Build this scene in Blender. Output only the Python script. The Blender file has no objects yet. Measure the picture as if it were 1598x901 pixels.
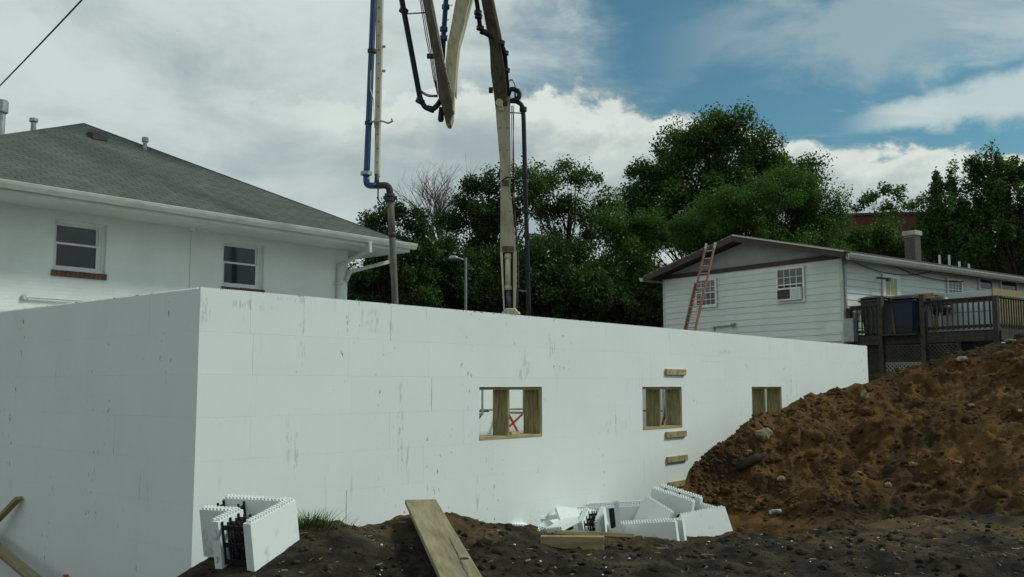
import bpy, math, random
import numpy as np
from math import radians as R, sin, cos, pi, sqrt, atan2
from mathutils import Vector, Matrix

random.seed(7); RNG = np.random.default_rng(11)
S = bpy.context.scene
COL = S.collection

# ------------------------------------------------------------------ camera
EYE = 1.5
FPX = 1490.0                      # focal length in pixels of a 1598 px wide frame
PITCH = math.atan(153 / FPX)
cam_d = bpy.data.cameras.new('camera'); cam = bpy.data.objects.new('camera', cam_d); COL.objects.link(cam)
cam_d.sensor_width = 36.0; cam_d.lens = 36.0 * FPX / 1598.0
cam_d.clip_start = 0.1; cam_d.clip_end = 2000
cam.location = (0, 0, EYE); cam.rotation_euler = (R(90) + PITCH, 0, 0)
S.camera = cam

# ------------------------------------------------------------------ sky, sun, exposure
SUN_AZ = R(84)      # clockwise from +Y (forward) towards +X
SUN_EL = R(44)
SKY_STRENGTH = 0.1
W = bpy.data.worlds.new('World'); S.world = W; W.use_nodes = True
wn = W.node_tree; wn.nodes.clear()

def nd(nt, t, **kw):
    n = nt.nodes.new(t)
    for k, v in kw.items(): setattr(n, k, v)
    return n
def setin(nt, sock, v):
    if isinstance(v, bpy.types.NodeSocket): nt.links.new(v, sock)
    else: sock.default_value = v
def M(nt, op, a, b=None, c=None, clamp=False):
    n = nd(nt, 'ShaderNodeMath', operation=op, use_clamp=clamp)
    setin(nt, n.inputs[0], a)
    if b is not None: setin(nt, n.inputs[1], b)
    if c is not None: setin(nt, n.inputs[2], c)
    return n.outputs[0]
def SM(nt, v, lo, hi, a=0.0, b=1.0):
    n = nd(nt, 'ShaderNodeMapRange', interpolation_type='SMOOTHSTEP')
    setin(nt, n.inputs[0], v)
    for i, q in enumerate((lo, hi, a, b)): setin(nt, n.inputs[1 + i], q)
    return n.outputs[0]
def MIX(nt, f, a, b, blend='MIX'):
    n = nd(nt, 'ShaderNodeMix', data_type='RGBA', blend_type=blend)
    setin(nt, n.inputs[0], f)
    setin(nt, n.inputs[6], a if isinstance(a, bpy.types.NodeSocket) else (*a, 1))
    setin(nt, n.inputs[7], b if isinstance(b, bpy.types.NodeSocket) else (*b, 1))
    return n.outputs[2]
def NOISE(nt, vec, scale, detail=4, rough=0.55, dist=0.0):
    n = nd(nt, 'ShaderNodeTexNoise'); n.noise_dimensions = '3D'
    if vec is not None: nt.links.new(vec, n.inputs['Vector'])
    n.inputs['Scale'].default_value = scale; n.inputs['Detail'].default_value = detail
    n.inputs['Roughness'].default_value = rough; n.inputs['Distortion'].default_value = dist
    return n.outputs['Fac']
def MAPV(nt, vec, scale=(1, 1, 1), loc=(0, 0, 0), rot=(0, 0, 0)):
    n = nd(nt, 'ShaderNodeMapping'); nt.links.new(vec, n.inputs[0])
    n.inputs['Location'].default_value = loc; n.inputs['Rotation'].default_value = rot; n.inputs['Scale'].default_value = scale
    return n.outputs[0]

def build_sky():
    nt = wn
    sky = nd(nt, 'ShaderNodeTexSky', sky_type='NISHITA', sun_disc=False)
    sky.sun_elevation = SUN_EL; sky.sun_rotation = SUN_AZ
    sky.air_density = 1.0; sky.dust_density = 1.5; sky.ozone_density = 1.5; sky.altitude = 100
    blue = MIX(nt, 1.0, sky.outputs[0], (0.46, 0.79, 0.74), 'MULTIPLY')
    tc = nd(nt, 'ShaderNodeTexCoord').outputs['Generated']
    sp = nd(nt, 'ShaderNodeSeparateXYZ'); nt.links.new(tc, sp.inputs[0])
    x, y, z = sp.outputs
    az = M(nt, 'ARCTAN2', x, y)
    el = M(nt, 'ARCSINE', z)
    # flat cloud layer: stretched towards the horizon like a real deck
    den = M(nt, 'ADD', M(nt, 'MAXIMUM', z, 0.0), 0.22)
    cx = nd(nt, 'ShaderNodeCombineXYZ')
    setin(nt, cx.inputs[0], M(nt, 'DIVIDE', x, den)); setin(nt, cx.inputs[1], M(nt, 'DIVIDE', y, den)); cx.inputs[2].default_value = 3.1
    deck = cx.outputs[0]
    n_big = NOISE(nt, MAPV(nt, deck, (1.0, 1.4, 1)), 0.9, 6, 0.55, 0.4)
    n_fine = NOISE(nt, MAPV(nt, deck, (1.0, 1.7, 1), (4, 2, 0)), 2.6, 8, 0.6, 0.6)
    side = M(nt, 'ADD', M(nt, 'MULTIPLY', x, -0.98), M(nt, 'MULTIPLY', y, 0.05))      # cloudier to the left
    cov = M(nt, 'ADD', M(nt, 'ADD', M(nt, 'MULTIPLY', n_big, 0.75), M(nt, 'MULTIPLY', n_fine, 0.5)), M(nt, 'MULTIPLY', side, 1.05))
    hi = SM(nt, cov, 0.50, 0.80)
    # heaped cloud bank low over the horizon
    ae = nd(nt, 'ShaderNodeCombineXYZ'); setin(nt, ae.inputs[0], az); setin(nt, ae.inputs[1], M(nt, 'MULTIPLY', el, 1.5)); ae.inputs[2].default_value = 0.37
    aev = ae.outputs[0]
    b1 = NOISE(nt, aev, 4.2, 3, 0.5, 0.0)
    b2 = NOISE(nt, aev, 16.0, 6, 0.62, 0.2)
    b3 = NOISE(nt, MAPV(nt, aev, (1, 1.3, 1), (2.3, 0.05, 0)), 7.0, 7, 0.6, 0.3)
    bump_az = SM(nt, az, 0.0, 0.46, 0.024, -0.042)
    top = M(nt, 'ADD', M(nt, 'ADD', M(nt, 'MULTIPLY', M(nt, 'SUBTRACT', b1, 0.5), 0.10), M(nt, 'MULTIPLY', M(nt, 'SUBTRACT', b2, 0.5), 0.10)), M(nt, 'ADD', bump_az, 0.284))
    below = M(nt, 'SUBTRACT', top, el)
    bank = SM(nt, below, -0.002, 0.013)
    # long drawn-out streak of cloud
    da = M(nt, 'SUBTRACT', az, 0.325)
    dl = M(nt, 'SUBTRACT', el, M(nt, 'ADD', 0.254, M(nt, 'MULTIPLY', da, 0.09)))
    wd = M(nt, 'ADD', 0.007, M(nt, 'MULTIPLY', M(nt, 'MAXIMUM', da, 0.0), 0.13))
    sdist = M(nt, 'ADD', M(nt, 'DIVIDE', M(nt, 'ABSOLUTE', dl), wd), M(nt, 'MULTIPLY', M(nt, 'SUBTRACT', b2, 0.5), 1.9))
    streak = M(nt, 'MULTIPLY', SM(nt, sdist, 1.05, 0.35), M(nt, 'MULTIPLY', SM(nt, da, 0.0, 0.08), 0.72))
    d2 = M(nt, 'ADD', M(nt, 'DIVIDE', M(nt, 'ABSOLUTE', M(nt, 'SUBTRACT', el, M(nt, 'ADD', 0.352, M(nt, 'MULTIPLY', M(nt, 'SUBTRACT', az, 0.3), 0.04)))), 0.055), M(nt, 'MULTIPLY', M(nt, 'SUBTRACT', b3, 0.5), 3.4))
    wisp = M(nt, 'MULTIPLY', SM(nt, d2, 1.25, 0.1), M(nt, 'MULTIPLY', SM(nt, az, 0.12, 0.30), 0.46))
    # shading of the clouds
    grey = (0.345 / SKY_STRENGTH, 0.425 / SKY_STRENGTH, 0.425 / SKY_STRENGTH)
    lite = (0.63 / SKY_STRENGTH, 0.71 / SKY_STRENGTH, 0.69 / SKY_STRENGTH)
    sh_hi = SM(nt, M(nt, 'ADD', M(nt, 'MULTIPLY', b3, 0.5), M(nt, 'MULTIPLY', n_big, 0.6)), 0.33, 0.64)
    c_hi = MIX(nt, sh_hi, grey, lite)
    rim = M(nt, 'MULTIPLY', SM(nt, below, 0.0, 0.016), SM(nt, below, 0.075, 0.012))
    sh_bk = M(nt, 'ADD', M(nt, 'MULTIPLY', rim, 0.9), M(nt, 'MULTIPLY', SM(nt, b3, 0.42, 0.68), 0.55), None, True)
    c_bk = MIX(nt, sh_bk, (0.36 / SKY_STRENGTH, 0.435 / SKY_STRENGTH, 0.445 / SKY_STRENGTH), (0.69 / SKY_STRENGTH, 0.75 / SKY_STRENGTH, 0.70 / SKY_STRENGTH))
    thin = M(nt, 'MULTIPLY', SM(nt, n_fine, 0.52, 0.70), 0.38)
    col = MIX(nt, thin, blue, lite)
    col = MIX(nt, wisp, col, MIX(nt, 0.45, lite, grey))
    col = MIX(nt, streak, col, lite)
    col = MIX(nt, M(nt, 'MULTIPLY', hi, 0.94), col, c_hi)
    col = MIX(nt, M(nt, 'MULTIPLY', bank, SM(nt, side, 0.42, 0.02)), col, c_bk)
    bg = nd(nt, 'ShaderNodeBackground'); nt.links.new(col, bg.inputs[0]); bg.inputs[1].default_value = SKY_STRENGTH
    out = nd(nt, 'ShaderNodeOutputWorld'); nt.links.new(bg.outputs[0], out.inputs[0])
build_sky()

sun_d = bpy.data.lights.new('sun', 'SUN'); sun = bpy.data.objects.new('sun', sun_d); COL.objects.link(sun)
sun_d.energy = 2.2; sun_d.angle = R(9); sun_d.color = (0.96, 1.0, 0.89)
sd = Vector((sin(SUN_AZ) * cos(SUN_EL), cos(SUN_AZ) * cos(SUN_EL), sin(SUN_EL)))
sun.rotation_euler = sd.to_track_quat('Z', 'Y').to_euler(); sun.location = (30, 0, 40)

S.view_settings.view_transform = 'Standard'; S.view_settings.look = 'None'
S.view_settings.exposure = 0.0; S.view_settings.gamma = 1.0; S.view_settings.use_curve_mapping = False
S.render.engine = 'CYCLES'
S.cycles.max_bounces = 6; S.cycles.diffuse_bounces = 3; S.cycles.transparent_max_bounces = 8
S.cycles.use_denoising = True

# ------------------------------------------------------------------ materials
MATS = {}
def new_mat(name):
    m = bpy.data.materials.new(name); m.use_nodes = True; MATS[name] = m
    nt = m.node_tree; nt.nodes.clear()
    b = nd(nt, 'ShaderNodeBsdfPrincipled'); o = nd(nt, 'ShaderNodeOutputMaterial'); nt.links.new(b.outputs[0], o.inputs[0])
    return m, nt, b
def bump(nt, b, h, dist, strength=1.0):
    n = nd(nt, 'ShaderNodeBump'); nt.links.new(h, n.inputs['Height'])
    n.inputs['Distance'].default_value = dist; n.inputs['Strength'].default_value = strength
    nt.links.new(n.outputs[0], b.inputs['Normal'])
def simple(name, c1, c2=None, scale=4.0, rough=0.7, bmp=0.0, metal=0.0, stretch=(1, 1, 1), lo=0.35, hi=0.65, spec=0.4, objvar=0.0, detail=6):
    m, nt, b = new_mat(name)
    tc = nd(nt, 'ShaderNodeTexCoord').outputs['Object']
    v = MAPV(nt, tc, stretch)
    n = NOISE(nt, v, scale, detail, 0.6)
    c = MIX(nt, SM(nt, n, lo, hi), c1, c2 or c1)
    if objvar:
        oi = nd(nt, 'ShaderNodeObjectInfo').outputs['Random']
        hs = nd(nt, 'ShaderNodeHueSaturation'); nt.links.new(c, hs.inputs['Color'])
        setin(nt, hs.inputs['Value'], M(nt, 'ADD', M(nt, 'MULTIPLY', oi, objvar), 1 - objvar / 2)); c = hs.outputs[0]
    nt.links.new(c, b.inputs['Base Color'])
    b.inputs['Roughness'].default_value = rough; b.inputs['Metallic'].default_value = metal
    b.inputs['Specular IOR Level'].default_value = spec
    if bmp: bump(nt, b, NOISE(nt, v, scale * 5, 6, 0.65), bmp)
    return m

def mat_foam(name, dirt=1.0):
    m, nt, b = new_mat(name)
    tc = nd(nt, 'ShaderNodeTexCoord').outputs['Object']
    oi = nd(nt, 'ShaderNodeObjectInfo').outputs['Random']
    base = MIX(nt, oi, (0.765, 0.79, 0.772), (0.78, 0.805, 0.785))
    broad = SM(nt, NOISE(nt, tc, 0.8, 5, 0.6), 0.35, 0.75)
    c = MIX(nt, M(nt, 'MULTIPLY', broad, 0.16), base, (0.55, 0.56, 0.52))
    # vertical dribbles of cement paste and scuffs, with a shape of their own
    st = NOISE(nt, MAPV(nt, tc, (6.0, 6.0, 0.45)), 2.0, 6, 0.7)
    msk = SM(nt, NOISE(nt, tc, 1.1, 3, 0.5), 0.50, 0.66)
    c = MIX(nt, M(nt, 'MULTIPLY', M(nt, 'MULTIPLY', SM(nt, st, 0.57, 0.72), msk), 0.40 * dirt), c, (0.36, 0.35, 0.30))
    sp = NOISE(nt, MAPV(nt, tc, (1, 1, 0.55)), 17.0, 3, 0.55)
    spm = SM(nt, NOISE(nt, MAPV(nt, tc, (1.6, 1.6, 0.35), (3, 1, 0)), 1.3, 3, 0.5), 0.53, 0.66)
    c = MIX(nt, M(nt, 'MULTIPLY', M(nt, 'MULTIPLY', SM(nt, sp, 0.625, 0.69), spm), 0.75 * dirt), c, (0.16, 0.15, 0.12))
    sp2 = NOISE(nt, tc, 42.0, 2, 0.5)
    c = MIX(nt, M(nt, 'MULTIPLY', SM(nt, sp2, 0.725, 0.78), 0.5 * dirt), c, (0.22, 0.20, 0.16))
    if dirt > 1:
        sm = SM(nt, NOISE(nt, MAPV(nt, tc, (1, 1, .6), (5, 2, 8)), 4.5, 6, 0.68), 0.56, 0.72)
        c = MIX(nt, M(nt, 'MULTIPLY', sm, 0.55), c, (0.20, 0.165, 0.09))
    else:
        # brown run-down from the top course and mud splashed on the lowest one
        sz_ = nd(nt, 'ShaderNodeSeparateXYZ'); nt.links.new(tc, sz_.inputs[0])
        edge = M(nt, 'ADD', SM(nt, sz_.outputs[2], 1.95, 2.42), SM(nt, sz_.outputs[2], 0.1, -0.6))
        run = SM(nt, NOISE(nt, MAPV(nt, tc, (7, 7, 0.9), (2, 7, 1)), 1.6, 6, 0.7), 0.60, 0.74)
        c = MIX(nt, M(nt, 'MULTIPLY', M(nt, 'MULTIPLY', run, edge), 0.5), c, (0.27, 0.22, 0.14))
    if dirt <= 1:
        # smears and dribbles where paste leaked or mud struck the front face
        fl = SM(nt, NOISE(nt, MAPV(nt, tc, (1, 1, 0.22), (1, 9, 4)), 26.0, 4, 0.6), 0.47, 0.60)
        front = M(nt, 'LESS_THAN', sz_.outputs[1], 0.004)
        acc = None
        for sa, szc, ra, rz in ((2.60, 1.05, .05, .62), (2.72, 0.62, .035, .30), (2.42, 2.13, .05, .12), (2.18, 2.22, .13, .15), (1.20, 1.95, .05, .26), (1.05, 0.98, .05, .26), (1.15, 0.82, .03, .26), (0.55, 2.30, .30, .06), (1.20, 2.39, .16, .035), (0.95, 2.39, .10, .03), (0.22, 1.15, .05, .05), (6.95, 0.98, .04, .22), (6.75, 0.92, .12, .10), (7.2, 0.93, .08, .08), (4.85, 1.80, .10, .20), (4.75, 1.66, .12, .10), (13.1, 1.55, .03, .28), (13.35, 1.45, .02, .3), (9.9, 1.93, .45, .015), (3.9, 0.18, .04, .25), (5.4, 2.05, .1, .2), (10.4, 2.1, .3, .05), (0.05, 2.25, .07, .2), (3.09, 1.36, .012, .16), (1.82, 0.2, .01, .22)):
            du = M(nt, 'DIVIDE', M(nt, 'SUBTRACT', sz_.outputs[0], sa), ra); dv = M(nt, 'DIVIDE', M(nt, 'SUBTRACT', sz_.outputs[2], szc), rz)
            q = SM(nt, M(nt, 'ADD', M(nt, 'MULTIPLY', du, du), M(nt, 'MULTIPLY', dv, dv)), 1.4, 0.1)
            acc = q if acc is None else M(nt, 'MAXIMUM', acc, q)
        c = MIX(nt, M(nt, 'MULTIPLY', M(nt, 'MULTIPLY', acc, front), M(nt, 'MULTIPLY', fl, 0.32)), c, (0.17, 0.155, 0.115))
    # faint moulded ribs of the foam form
    sx = nd(nt, 'ShaderNodeSeparateXYZ'); nt.links.new(tc, sx.inputs[0])
    rib = M(nt, 'FRACT', M(nt, 'MULTIPLY', M(nt, 'ADD', sx.outputs[0], sx.outputs[1]), 1 / 0.2033))
    ribm = SM(nt, M(nt, 'ABSOLUTE', M(nt, 'SUBTRACT', rib, 0.5)), 0.485, 0.5)
    c = MIX(nt, M(nt, 'MULTIPLY', ribm, 0.06), c, (0.4, 0.42, 0.4))
    nt.links.new(c, b.inputs['Base Color']); b.inputs['Roughness'].default_value = 0.78; b.inputs['Specular IOR Level'].default_value = 0.3
    bump(nt, b, NOISE(nt, tc, 60, 4, 0.7), 0.002, 0.6)
    return m
mat_foam('foam'); mat_foam('foam_loose', 1.1)

def mat_soil():
    m, nt, b = new_mat('soil')
    tc = nd(nt, 'ShaderNodeTexCoord').outputs['Object']
    sx = nd(nt, 'ShaderNodeSeparateXYZ'); nt.links.new(tc, sx.inputs[0])
    n0 = NOISE(nt, tc, 0.75, 5, 0.6, 0.5); n1 = NOISE(nt, tc, 4.0, 6, 0.65); n2 = NOISE(nt, tc, 22, 5, 0.7)
    dark = MIX(nt, SM(nt, n1, 0.35, 0.7), (0.013, 0.0105, 0.0075), (0.055, 0.043, 0.027))
    tan = MIX(nt, SM(nt, n1, 0.3, 0.7), (0.045, 0.036, 0.022), (0.095, 0.073, 0.042))
    rust = MIX(nt, SM(nt, n1, 0.3, 0.7), (0.050, 0.033, 0.017), (0.125, 0.080, 0.034))
    c = MIX(nt, SM(nt, n0, 0.54, 0.66), dark, tan)
    # red clay spilled along the berm by the wall, topsoil elsewhere
    ar = M(nt, 'MULTIPLY', SM(nt, sx.outputs[1], 7.9, 9.0), SM(nt, n0, 0.44, 0.60))
    c = MIX(nt, ar, c, rust)
    c = MIX(nt, M(nt, 'MULTIPLY', SM(nt, n2, 0.66, 0.74), 0.55), c, (0.19, 0.17, 0.13))
    nt.links.new(c, b.inputs['Base Color']); b.inputs['Roughness'].default_value = 0.95; b.inputs['Specular IOR Level'].default_value = 0.15
    h = M(nt, 'ADD', n1, M(nt, 'MULTIPLY', n2, 0.5)); bump(nt, b, h, 0.06)
    return m
mat_soil()
def mat_clay():
    m, nt, b = new_mat('clay')
    tc = nd(nt, 'ShaderNodeTexCoord').outputs['Object']
    n0 = NOISE(nt, MAPV(nt, tc, (1, 1, 1.7)), 0.7, 5, 0.62, 0.8); n1 = NOISE(nt, tc, 3.2, 7, 0.68); n2 = NOISE(nt, tc, 17, 6, 0.7)
    c = MIX(nt, SM(nt, n1, 0.32, 0.68), (0.044, 0.023, 0.008), (0.130, 0.067, 0.021))
    c = MIX(nt, M(nt, 'MULTIPLY', SM(nt, n0, 0.50, 0.62), 0.85), c, (0.030, 0.022, 0.014))
    c = MIX(nt, M(nt, 'MULTIPLY', SM(nt, n0, 0.44, 0.34), 0.6), c, (0.155, 0.086, 0.029))
    c = MIX(nt, M(nt, 'MULTIPLY', SM(nt, n2, 0.65, 0.74), 0.5), c, (0.26, 0.20, 0.12))
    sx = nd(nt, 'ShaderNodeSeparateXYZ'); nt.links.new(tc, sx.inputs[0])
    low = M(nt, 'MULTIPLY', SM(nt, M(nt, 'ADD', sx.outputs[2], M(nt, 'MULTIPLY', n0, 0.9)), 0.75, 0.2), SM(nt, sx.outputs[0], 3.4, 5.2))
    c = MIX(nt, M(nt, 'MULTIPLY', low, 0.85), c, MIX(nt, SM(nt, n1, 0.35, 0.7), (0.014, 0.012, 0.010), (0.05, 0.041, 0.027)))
    nt.links.new(c, b.inputs['Base Color']); b.inputs['Roughness'].default_value = 0.95; b.inputs['Specular IOR Level'].default_value = 0.12
    bump(nt, b, M(nt, 'ADD', n1, M(nt, 'MULTIPLY', n2, 0.5)), 0.06)
    return m
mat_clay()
simple('clod', (0.045, 0.028, 0.014), (0.13, 0.072, 0.028), 3, 0.95, 0.02, spec=0.1, objvar=0.3)
simple('clod_dark', (0.018, 0.015, 0.011), (0.06, 0.05, 0.035), 3, 0.95, 0.02, spec=0.1)
simple('rock', (0.33, 0.275, 0.17), (0.17, 0.13, 0.075), 9, 0.9, 0.02, spec=0.2, objvar=0.35)
simple('concrete', (0.30, 0.30, 0.28), (0.40, 0.39, 0.36), 6, 0.9, 0.01)
simple('lumber', (0.40, 0.33, 0.165), (0.27, 0.215, 0.105), 3, 0.8, 0.003, stretch=(1.2, 9, 9), objvar=0.2)
simple('lumber_green', (0.32, 0.285, 0.13), (0.17, 0.145, 0.07), 3, 0.8, 0.003, stretch=(9, 9, 1.2), objvar=0.15)
simple('plank', (0.30, 0.255, 0.15), (0.15, 0.12, 0.065), 2.2, 0.85, 0.004, stretch=(1.0, 10, 10), lo=0.3, hi=0.75)
simple('plastic_black', (0.012, 0.013, 0.014), rough=0.5)
simple('wall_paint', (0.70, 0.73, 0.70), (0.61, 0.645, 0.62), 0.9, 0.75, 0.004)
def mat_brickpaint():
    m, nt, b = new_mat('painted_brick')
    tc = nd(nt, 'ShaderNodeTexCoord').outputs['Object']
    br = nd(nt, 'ShaderNodeTexBrick'); nt.links.new(MAPV(nt, tc, (1, 1, 1), (0, 0, 0), (R(90), 0, 0)), br.inputs['Vector'])
    br.inputs['Scale'].default_value = 1.0; br.inputs['Brick Width'].default_value = 0.21; br.inputs['Row Height'].default_value = 0.068; br.inputs['Mortar Size'].default_value = 0.006
    n = NOISE(nt, tc, 1.1, 5, 0.6)
    c = MIX(nt, SM(nt, n, 0.35, 0.7), (0.74, 0.77, 0.74), (0.66, 0.69, 0.655))
    st = NOISE(nt, MAPV(nt, tc, (5, 5, 0.4)), 1.5, 5, 0.65)
    c = MIX(nt, M(nt, 'MULTIPLY', SM(nt, st, 0.6, 0.8), 0.18), c, (0.38, 0.37, 0.32))
    nt.links.new(c, b.inputs['Base Color']); b.inputs['Roughness'].default_value = 0.7
    bump(nt, b, M(nt, 'SUBTRACT', 1.0, br.outputs['Fac']), 0.004, 0.5)
mat_brickpaint()
def mat_shingle(name, c1, c2):
    m, nt, b = new_mat(name)
    tc = nd(nt, 'ShaderNodeTexCoord').outputs['UV']
    br = nd(nt, 'ShaderNodeTexBrick'); nt.links.new(tc, br.inputs['Vector'])
    br.inputs['Scale'].default_value = 1.0; br.inputs['Brick Width'].default_value = 0.30; br.inputs['Row Height'].default_value = 0.14; br.inputs['Mortar Size'].default_value = 0.008
    br.inputs['Color1'].default_value = (*c1, 1); br.inputs['Color2'].default_value = (*c2, 1); br.inputs['Mortar'].default_value = (c1[0] * .45, c1[1] * .45, c1[2] * .45, 1)
    n = NOISE(nt, tc, 0.7, 5, 0.6); n2 = NOISE(nt, tc, 28, 4, 0.7)
    c = MIX(nt, M(nt, 'MULTIPLY', SM(nt, n, 0.35, 0.75), 0.45), br.outputs['Color'], (c1[0] * .6, c1[1] * .6, c1[2] * .55))
    st = NOISE(nt, MAPV(nt, tc, (3.0, 0.25, 1)), 1.6, 5, 0.6)
    c = MIX(nt, M(nt, 'MULTIPLY', SM(nt, st, 0.52, 0.72), 0.35), c, (c2[0] * 1.25, c2[1] * 1.25, c2[2] * 1.2))
    c = MIX(nt, M(nt, 'MULTIPLY', SM(nt, n2, 0.5, 0.7), 0.3), c, (c2[0] * 1.3, c2[1] * 1.3, c2[2] * 1.3))
    nt.links.new(c, b.inputs['Base Color']); b.inputs['Roughness'].default_value = 0.95; b.inputs['Specular IOR Level'].default_value = 0.2
    bump(nt, b, M(nt, 'SUBTRACT', n2, br.outputs['Fac']), 0.012)
mat_shingle('shingle', (0.092, 0.098, 0.087), (0.125, 0.131, 0.116))
mat_shingle('shingle_pale', (0.22, 0.225, 0.22), (0.28, 0.285, 0.28))
simple('lamp_grey', (0.13, 0.135, 0.13), (0.09, 0.095, 0.09), 3, 0.6)
simple('white_metal', (0.56, 0.58, 0.53), (0.46, 0.48, 0.44), 3, 0.5, stretch=(1, 4, 4))
simple('soffit', (0.62, 0.63, 0.60), (0.55, 0.56, 0.53), 2, 0.7)
simple('vinyl', (0.72, 0.74, 0.72), (0.66, 0.68, 0.66), 5, 0.45)
simple('shingle_cap', (0.10, 0.103, 0.094), (0.15, 0.153, 0.14), 20, 0.95)
simple('galvanised', (0.40, 0.41, 0.40), (0.30, 0.31, 0.30), 8, 0.5, metal=0.6)
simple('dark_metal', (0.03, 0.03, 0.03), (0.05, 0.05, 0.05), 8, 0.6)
simple('siding', (0.68, 0.72, 0.69), (0.60, 0.64, 0.61), 1.4, 0.55, stretch=(1, 1, 3), objvar=0.05)
simple('gable_panel', (0.33, 0.34, 0.33), (0.28, 0.29, 0.28), 2, 0.8)
simple('brown_trim', (0.075, 0.052, 0.036), (0.045, 0.033, 0.024), 4, 0.7)
simple('deck_wood', (0.030, 0.026, 0.019), (0.062, 0.053, 0.038), 3, 0.85, 0.003, stretch=(3, 3, 3), objvar=0.4)
simple('tan_wood', (0.34, 0.255, 0.13), (0.25, 0.18, 0.085), 3, 0.8, 0.003, stretch=(1, 6, 6))
simple('lattice', (0.045, 0.041, 0.031), (0.075, 0.068, 0.052), 2, 0.85)
simple('lattice_pale', (0.30, 0.30, 0.26), (0.22, 0.22, 0.19), 2, 0.85)
simple('bin_grey', (0.045, 0.05, 0.048), (0.035, 0.038, 0.036), 3, 0.5)
simple('bin_blue', (0.006, 0.012, 0.040), (0.005, 0.010, 0.032), 3, 0.45)
simple('enamel_white', (0.75, 0.77, 0.77), (0.68, 0.70, 0.70), 3, 0.35)
simple('box_grey', (0.48, 0.52, 0.55), (0.42, 0.46, 0.49), 3, 0.6)
simple('boom_cream', (0.56, 0.52, 0.37), (0.30, 0.26, 0.16), 5.5, 0.5, 0.002, stretch=(2, 2, 0.6), lo=0.42, hi=0.78)
simple('boom_shade_grime', (0.15, 0.122, 0.082), (0.075, 0.06, 0.042), 2.2, 0.8, 0.003, stretch=(3, 3, 0.5))  # brown grime tone that also carries the shade of the cream arms' undersides
simple('boom_tan', (0.44, 0.41, 0.285), (0.25, 0.225, 0.145), 2.0, 0.6, 0.002, stretch=(2, 2, 0.5), lo=0.4, hi=0.75)
simple('pipe_blue', (0.016, 0.050, 0.125), (0.024, 0.062, 0.14), 3, 0.4, stretch=(3, 3, .5))
simple('pipe_dark', (0.006, 0.010, 0.022), (0.012, 0.016, 0.027), 3, 0.5)
simple('hose_grey', (0.085, 0.085, 0.075), (0.15, 0.145, 0.12), 2, 0.85, 0.003, stretch=(2, 2, 1))
simple('hose_black', (0.022, 0.022, 0.022), (0.05, 0.05, 0.045), 3, 0.8)
simple('rust_band', (0.28, 0.12, 0.035), (0.16, 0.06, 0.02), 20, 0.8)
simple('steel_rod', (0.06, 0.06, 0.06), (0.10, 0.10, 0.10), 4, 0.35, metal=0.7)
simple('orange_paint', (0.62, 0.11, 0.025), (0.50, 0.085, 0.02), 5, 0.5)
simple('ladder_orange', (0.27, 0.095, 0.060), (0.22, 0.10, 0.06), 4, 0.55)
simple('ladder_yellow', (0.40, 0.26, 0.08), (0.33, 0.2, 0.06), 4, 0.55)
simple('aluminium', (0.42, 0.42, 0.40), (0.34, 0.34, 0.32), 6, 0.4, metal=0.7)
simple('bark', (0.060, 0.048, 0.036), (0.030, 0.025, 0.019), 5, 0.95, 0.02, stretch=(2, 2, .5), spec=0.1)
simple('bark_pale', (0.17, 0.14, 0.115), (0.10, 0.085, 0.07), 5, 0.95, 0.01, stretch=(2, 2, .5), spec=0.1)
simple('red_brick', (0.18, 0.085, 0.055), (0.12, 0.060, 0.042), 6, 0.9, 0.004, objvar=0.35)
simple('chimney_brick', (0.13, 0.108, 0.09), (0.085, 0.07, 0.058), 7, 0.9, 0.01, objvar=0.3)
simple('mortar', (0.24, 0.23, 0.21), (0.19, 0.18, 0.17), 9, 0.95)
def mat_farbrick():
    m, nt, b = new_mat('far_brick')
    tc = nd(nt, 'ShaderNodeTexCoord').outputs['Object']
    n = NOISE(nt, MAPV(nt, tc, (1, 1, 5)), 2, 6, 0.7)
    nt.links.new(MIX(nt, SM(nt, n, 0.35, 0.7), (0.115, 0.042, 0.026), (0.075, 0.030, 0.020)), b.inputs['Base Color']); b.inputs['Roughness'].default_value = 0.9
mat_farbrick()
simple('straw', (0.22, 0.18, 0.10), (0.12, 0.095, 0.05), 9, 0.9)
simple('grass_blade', (0.045, 0.085, 0.018), (0.085, 0.12, 0.03), 30, 0.8, spec=0.2)
simple('cable', (0.02, 0.02, 0.02), rough=0.7)
simple('can_label', (0.10, 0.16, 0.18), (0.45, 0.48, 0.48), 14, 0.3, lo=0.45, hi=0.55)
def mat_glass(name, tint, rough=0.05):
    m, nt, b = new_mat(name)
    tc = nd(nt, 'ShaderNodeTexCoord').outputs['Object']
    n = NOISE(nt, tc, 2.5, 3, 0.5)
    nt.links.new(MIX(nt, SM(nt, n, 0.3, 0.7), tint, tuple(t * 1.5 for t in tint)), b.inputs['Base Color'])
    b.inputs['Roughness'].default_value = rough; b.inputs['Specular IOR Level'].default_value = 0.6; b.inputs['IOR'].default_value = 1.5
mat_glass('glass_dark', (0.016, 0.019, 0.019)); mat_glass('glass_upper', (0.03, 0.038, 0.043), 0.08)
mat_glass('glass_curtain', (0.10, 0.105, 0.10), 0.2)
simple('door_glow', (0.32, 0.30, 0.12), (0.40, 0.38, 0.18), 4, 0.4)
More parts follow.
